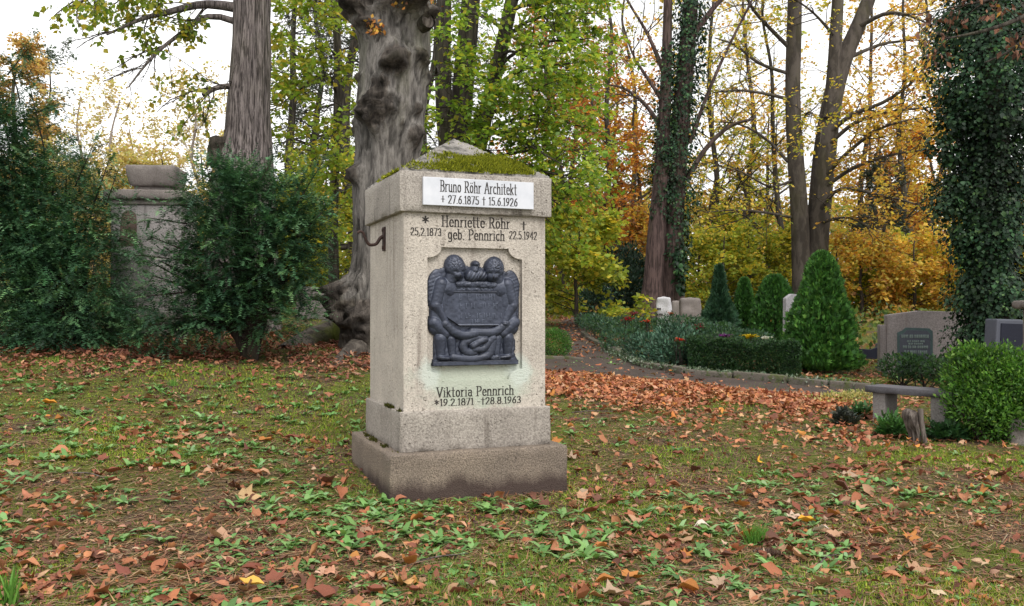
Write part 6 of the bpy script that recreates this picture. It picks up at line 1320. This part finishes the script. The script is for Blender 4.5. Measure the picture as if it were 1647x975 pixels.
# weeds: rosettes of toothed leaves
WEED = ((.13, .27, .07), (.19, .34, .105), (.085, .18, .05), (.24, .39, .16)); WEED_W = (4, 3, 2, 1)
def rosette(r, nl, size):
    a = np.arange(nl)*2.4+r.uniform(0, 6); el = r.uniform(.10, .60, nl); D = np.stack([np.cos(a)*np.cos(el), np.sin(a)*np.cos(el), np.sin(el)], -1); L = size*r.uniform(.6, 1.15, nl); W = L*r.uniform(.34, .50, nl); G = Geo(); S = nrm(np.cross(D, UP)); N = np.cross(S, D); C = pal(r, nl, WEED, WEED_W, .2)
    t = np.array([0, .22, .42, .6, .8, 1.0]); wd = np.array([.14, .26, .60, .95, 1.0, .38])
    for i in range(nl):
        mid = D[i]*L[i]*t[:, None]-UP*(L[i]*.32*t**2)[:, None]; w = wd*W[i]*.5*r.uniform(.85, 1.15, 6); V = np.stack([mid+S[i]*w[:, None]+N[i]*(w*.35)[:, None], mid, mid-S[i]*w[:, None]+N[i]*(w*.35)[:, None]], 1).reshape(-1, 3); F = []
        for j in range(5):
            q = 3*j; F += [(q, q+1, q+4, q+3), (q+1, q+2, q+5, q+4)]
        G.add(V, F, C[i])
    return G
def where(x, y):
    px = 823.5+x/y*1448; py = 500+(EYE-float(g0(x, y)))/y*1448
    if 600 < px < 950 and py < 875: return 'close to the foot of the monument'
    side = 'left of the monument' if px < 610 else ('right of the monument' if px > 930 else 'below the monument')
    return ('in the near lawn ' if py > 850 else 'in the lawn ')+side
def build_weeds():
    r = np.random.default_rng(66); base = [rosette(r, int(r.integers(4, 9)), r.uniform(.048, .088)) for _ in range(14)]; tm = [(np.concatenate(q.V), np.concatenate(q.F[4]), np.concatenate(q.C)) for q in base]
    x, y = band(r, 4200, (-200, 1850), (585, 1000), True); c = fbm(xyz(x*.85+9, y*.85), 3, 81); px = 823.5+x/y*1448; left = sst(px, 900, 300); k = (r.random(len(x)) < (sst(c+.10*left, .47, .64)*.85+.03+.08*left)*(.68+.75*left)) & ~in_monument(x, y, .03); x, y = x[k], y[k]
    fx, fy = [], []
    for (cx, cy_, m, sx, sy) in ((-.25, 6.05, 26, .5, .12), (-.6, 5.6, 26, .35, .22), (.15, 5.5, 22, .35, .22), (-2.6, 6.3, 34, .8, .6), (-1.6, 5.0, 22, .5, .3), (.9, 4.9, 10, .4, .25), (1.7, 4.9, 14, .6, .25), (-2.9, 8.0, 40, 1.0, .5)):
        fx.append(r.normal(cx, sx, m)); fy.append(r.normal(cy_, sy, m))
    fx, fy = np.concatenate(fx), np.concatenate(fy); k = ~in_monument(fx, fy, .03); x = np.r_[x, fx[k]]; y = np.r_[y, fy[k]]
    o = np.argsort(y); x, y = x[o], y[o]; z = g(x, y)+.002; kk = r.integers(0, len(tm), len(x)); yaw = r.uniform(0, 6.28, len(x)); sc = r.uniform(.6, 1.35, len(x)); vis = (np.abs(x/y) < .57) & (z < EYE-.0); num = 0; G = Geo(); meshes = {}; far = []
    for i in range(len(x)):
        V, F, C = tm[kk[i]]; py = 500+(EYE-z[i])/y[i]*1448
        if num < 240 and vis[i] and py < 985:
            if kk[i] not in meshes:
                o_ = mk('weed_rosette', V, F, MAT['weed'], None, C)
                meshes[kk[i]] = o_.data
            else: o_ = bpy.data.objects.new('weed_rosette', meshes[kk[i]]); COL.objects.link(o_)
            o_.location = (x[i], y[i], z[i]); o_.rotation_euler = (0, 0, yaw[i]); o_.scale = (sc[i],)*3; wh = where(x[i], y[i]); tag(o_, ('small', 'spreading')[int(sc[i] > 1)]+' green weed rosette '+wh, 'weed', 'green weeds '+wh); num += 1
        else:
            far.append(i)
    far = np.array(far); nl = 6; P = np.repeat(np.stack([x[far], y[far], z[far]], -1), nl, 0); m = len(P); a = np.tile(np.arange(nl)*2.4, len(far))+np.repeat(yaw[far], nl); el = r.uniform(.15, .7, m)
    V, F, C = leaf_geo(P, np.stack([np.cos(a)*np.cos(el), np.sin(a)*np.cos(el), np.sin(el)], -1), np.tile(UP, (m, 1)), np.repeat(sc[far], nl)*.09*r.uniform(.6, 1.2, m), np.repeat(sc[far], nl)*.032, pal(r, m, WEED, WEED_W, .2), .25, True); G.add(V, F, C)
    tag(G.out('weed_cover', MAT['weed']), 'green weeds spread over the farther lawn', 'weeds', kind='stuff')
build_weeds()

def build_single_leaves():
    r = np.random.default_rng(88); cols = pal(r, 12, DEADC, DEAD_W, .15); M = []
    for j in range(24):
        V, F = TPL[j % 12]; ci = (0, 3, 2, 5, 1, 4, 0, 2, 3, 1, 6, 4, 1, 0, 2, 4, 3, 0, 1, 2, 5, 0, 4, 3)[j]; o = mk('fallen_leaf', V, F, MAT['dead'], None, np.tile(np.array(DEADC[ci])*r.uniform(.85, 1.15), (len(V), 1))); M.append((o.data, ('russet', 'light russet', 'dark red-brown', 'tan', 'dark brown', 'orange', 'cream')[ci]+(' oval' if j % 12 < 6 else ' lobed'))); bpy.data.objects.remove(o)
    x, y = band(r, 900, (10, 1640), (735, 965)); c = fbm(xyz(x*1.5, y*1.5), 3, 31); k = (r.random(len(x)) < sst(c, .40, .62)*.9+.08) & ~in_monument(x, y, .05); x, y = x[k][:270], y[k][:270]
    for i in range(len(x)):
        me, look = M[r.integers(0, 24)]; o = bpy.data.objects.new('fallen_leaf', me); COL.objects.link(o); o.location = (x[i], y[i], float(g(x[i], y[i]))+.022); o.rotation_euler = (r.normal(0, .3), r.normal(0, .3), r.uniform(0, 6.28)); s = .105*r.uniform(.65, 1.5); o.scale = (s, s, s)
        wh = where(x[i], y[i]); tag(o, look+' fallen leaf lying '+wh, 'leaf', look+' leaves '+wh)
    for (px, py, tpl, s, col, lb, tilt) in ((355, 873, 8, .20, (.46, .27, .17), 'large tan maple leaf standing half upright in the lower left lawn', (.5, .1, 2.0)), (80, 656, 1, .14, (.56, .24, .03), 'flat bright orange leaf in the left lawn', (.2, .1, .3)), (405, 956, 2, .12, (.66, .40, .08), 'yellow oval leaf at the bottom edge left of the monument', (.2, .2, .2)), (1297, 843, 1, .13, (.66, .33, .03), 'glossy amber oval leaf right of the grass tuft', (.15, .1, .2)),
                                            (1221, 745, 9, .10, (.70, .36, .03), 'small bright yellow maple leaf upright in the right lawn', (1.0, .1, 1.0)), (395, 806, 7, .17, (.50, .33, .17), 'tan crumpled leaf standing upright left of the monument', (.9, .2, .5)), (1190, 866, 10, .14, (.50, .27, .16), 'curled light brown leaf left of the grass tuft', (.8, .2, 1.5)), (650, 948, 9, .15, (.58, .33, .13), 'light orange leaf at the bottom edge below the monument', (.4, .2, 2.2)),
                                            (890, 890, 3, .14, (.44, .19, .10), 'brown cupped leaf standing below the monument corner', (1.0, .1, 1.2)), (1275, 835, 6, .14, (.55, .40, .30), 'pale pinkish leaf just above the amber leaf', (.4, .1, .4)), (1318, 858, 0, .11, (.66, .60, .52), 'cream-white curled leaf below the amber leaf', (.3, .3, 2.5)), (1130, 850, 4, .11, (.62, .54, .45), 'pale cream leaf in the right lawn below the path', (.2, .1, .2)), (380, 545, 5, .1, (.4, .2, .1), None, None)):
        if lb is None: continue
        V, F = TPL[tpl]; p = hit(px, py); o = mk('fallen_leaf', V, F, MAT['dead'], None, np.tile(col, (len(V), 1))); o.location = (p[0], p[1], p[2]+.035); o.rotation_euler = tilt; o.scale = (s, s, s); tag(o, lb, 'leaf', 'distinct fallen leaves')
build_single_leaves()

def small_details():
    r = np.random.default_rng(99)
    # pine cone with spiral scales
    p = hit(1232, 893); T = thing('pine_cone', 'long brown pine cone lying below the grass tuft', 'pine cone', p, R(-8), world_parts=False); n = 130; t = (np.arange(n)+.5)/n; a = np.arange(n)*2.39996; rad = .028*np.sin(np.pi*np.clip(t*.9+.08, 0, 1))**.7*(1.15-.5*t)
    P = np.stack([(t-.5)*.15, np.cos(a)*rad, np.sin(a)*rad+.026], -1); o = np.stack([np.full(n, .55), np.cos(a), np.sin(a)], -1); V, F, C = leaf_geo(P*np.array([1, .8, .8])+np.array([0, 0, .005]), o, np.cross(o, np.stack([0*a, -np.sin(a), np.cos(a)], -1)), .018, .020, pal(r, n, ((.26, .17, .13), (.36, .26, .20), (.18, .11, .08)), None, .2), .2, True); mk('scales', V, F, MAT['dead'], T, C)['kind'] = 'stuff'
    V, F = tube(np.array([(-.078, 0, .026), (-.05, 0, .026), (0, 0, .026), (.05, 0, .026), (.08, 0, .026)]), [.006, .020, .022, .012, .003], 10); mk('core', V, F, MAT['yew_wood'], T, smooth=True)
    # grass tuft
    for (px, py, n, h, lb) in ((1215, 872, 170, .16, 'upright tuft of bright green grass in the right lawn'), (278, 622, 90, .10, 'low dark tuft of grass in the left lawn'), (15, 968, 40, .2, 'broad green blades at the bottom left corner')):
        p = hit(px, min(py, 970)); T = None; q = p+np.stack([r.normal(0, .028, n), r.normal(0, .022, n), 0*r.random(n)], -1); d = nrm(np.stack([r.normal(0, .25, n), r.normal(0, .25, n), np.ones(n)], -1)); L = h*r.uniform(.5, 1.1, n); S = nrm(np.cross(d, r.normal(0, 1, (n, 3))))*(.0022 if n > 50 else .008)
        V = np.stack([q-S, q+S, q+d*L[:, None]*.6+S*.7, q+d*L[:, None]*1.0+np.array([0, 0, -.01])], 1).reshape(-1, 3); F = (np.array([[0, 1, 2], [0, 2, 3]])[None]+(np.arange(n)*4)[:, None, None]).reshape(-1, 3); o = mk('grass_tuft', V, F, MAT['weed'], None, np.repeat(pal(r, n, ((.09, .24, .03), (.14, .30, .05)), None, .25), 4, 0), loc=p); tag(o, lb, 'grass tuft')
    # twigs
    for (px, py, L, a, lb) in ((560, 605, .5, .3, 'thin grey twig behind the monument base on the left'), (485, 574, .35, .2, 'pale stick lying before the burled linden root'), (140, 770, .4, -.5, 'thin bent twig in the left lawn'), (700, 905, .45, .7, 'thin straw-like twig below the monument'), (1330, 905, .3, .9, 'straw twig right of the pine cone'), (955, 665, .5, .1, 'dark twig right of the plinth')):
        p = hit(px, py); P = spline([p+(-L/2*math.cos(a), -L/2*math.sin(a), .02), p+(0, .02, .035), p+(L/2*math.cos(a), L/2*math.sin(a), .02)], 12); V, F = tube(P, np.linspace(.007, .003, 12), 6); tag(mk('twig', V, F, MAT['wood'], None, smooth=True, loc=p), lb, 'twig')
small_details()
for o in bpy.data.objects:
    if '_w' in o: del o['_w']
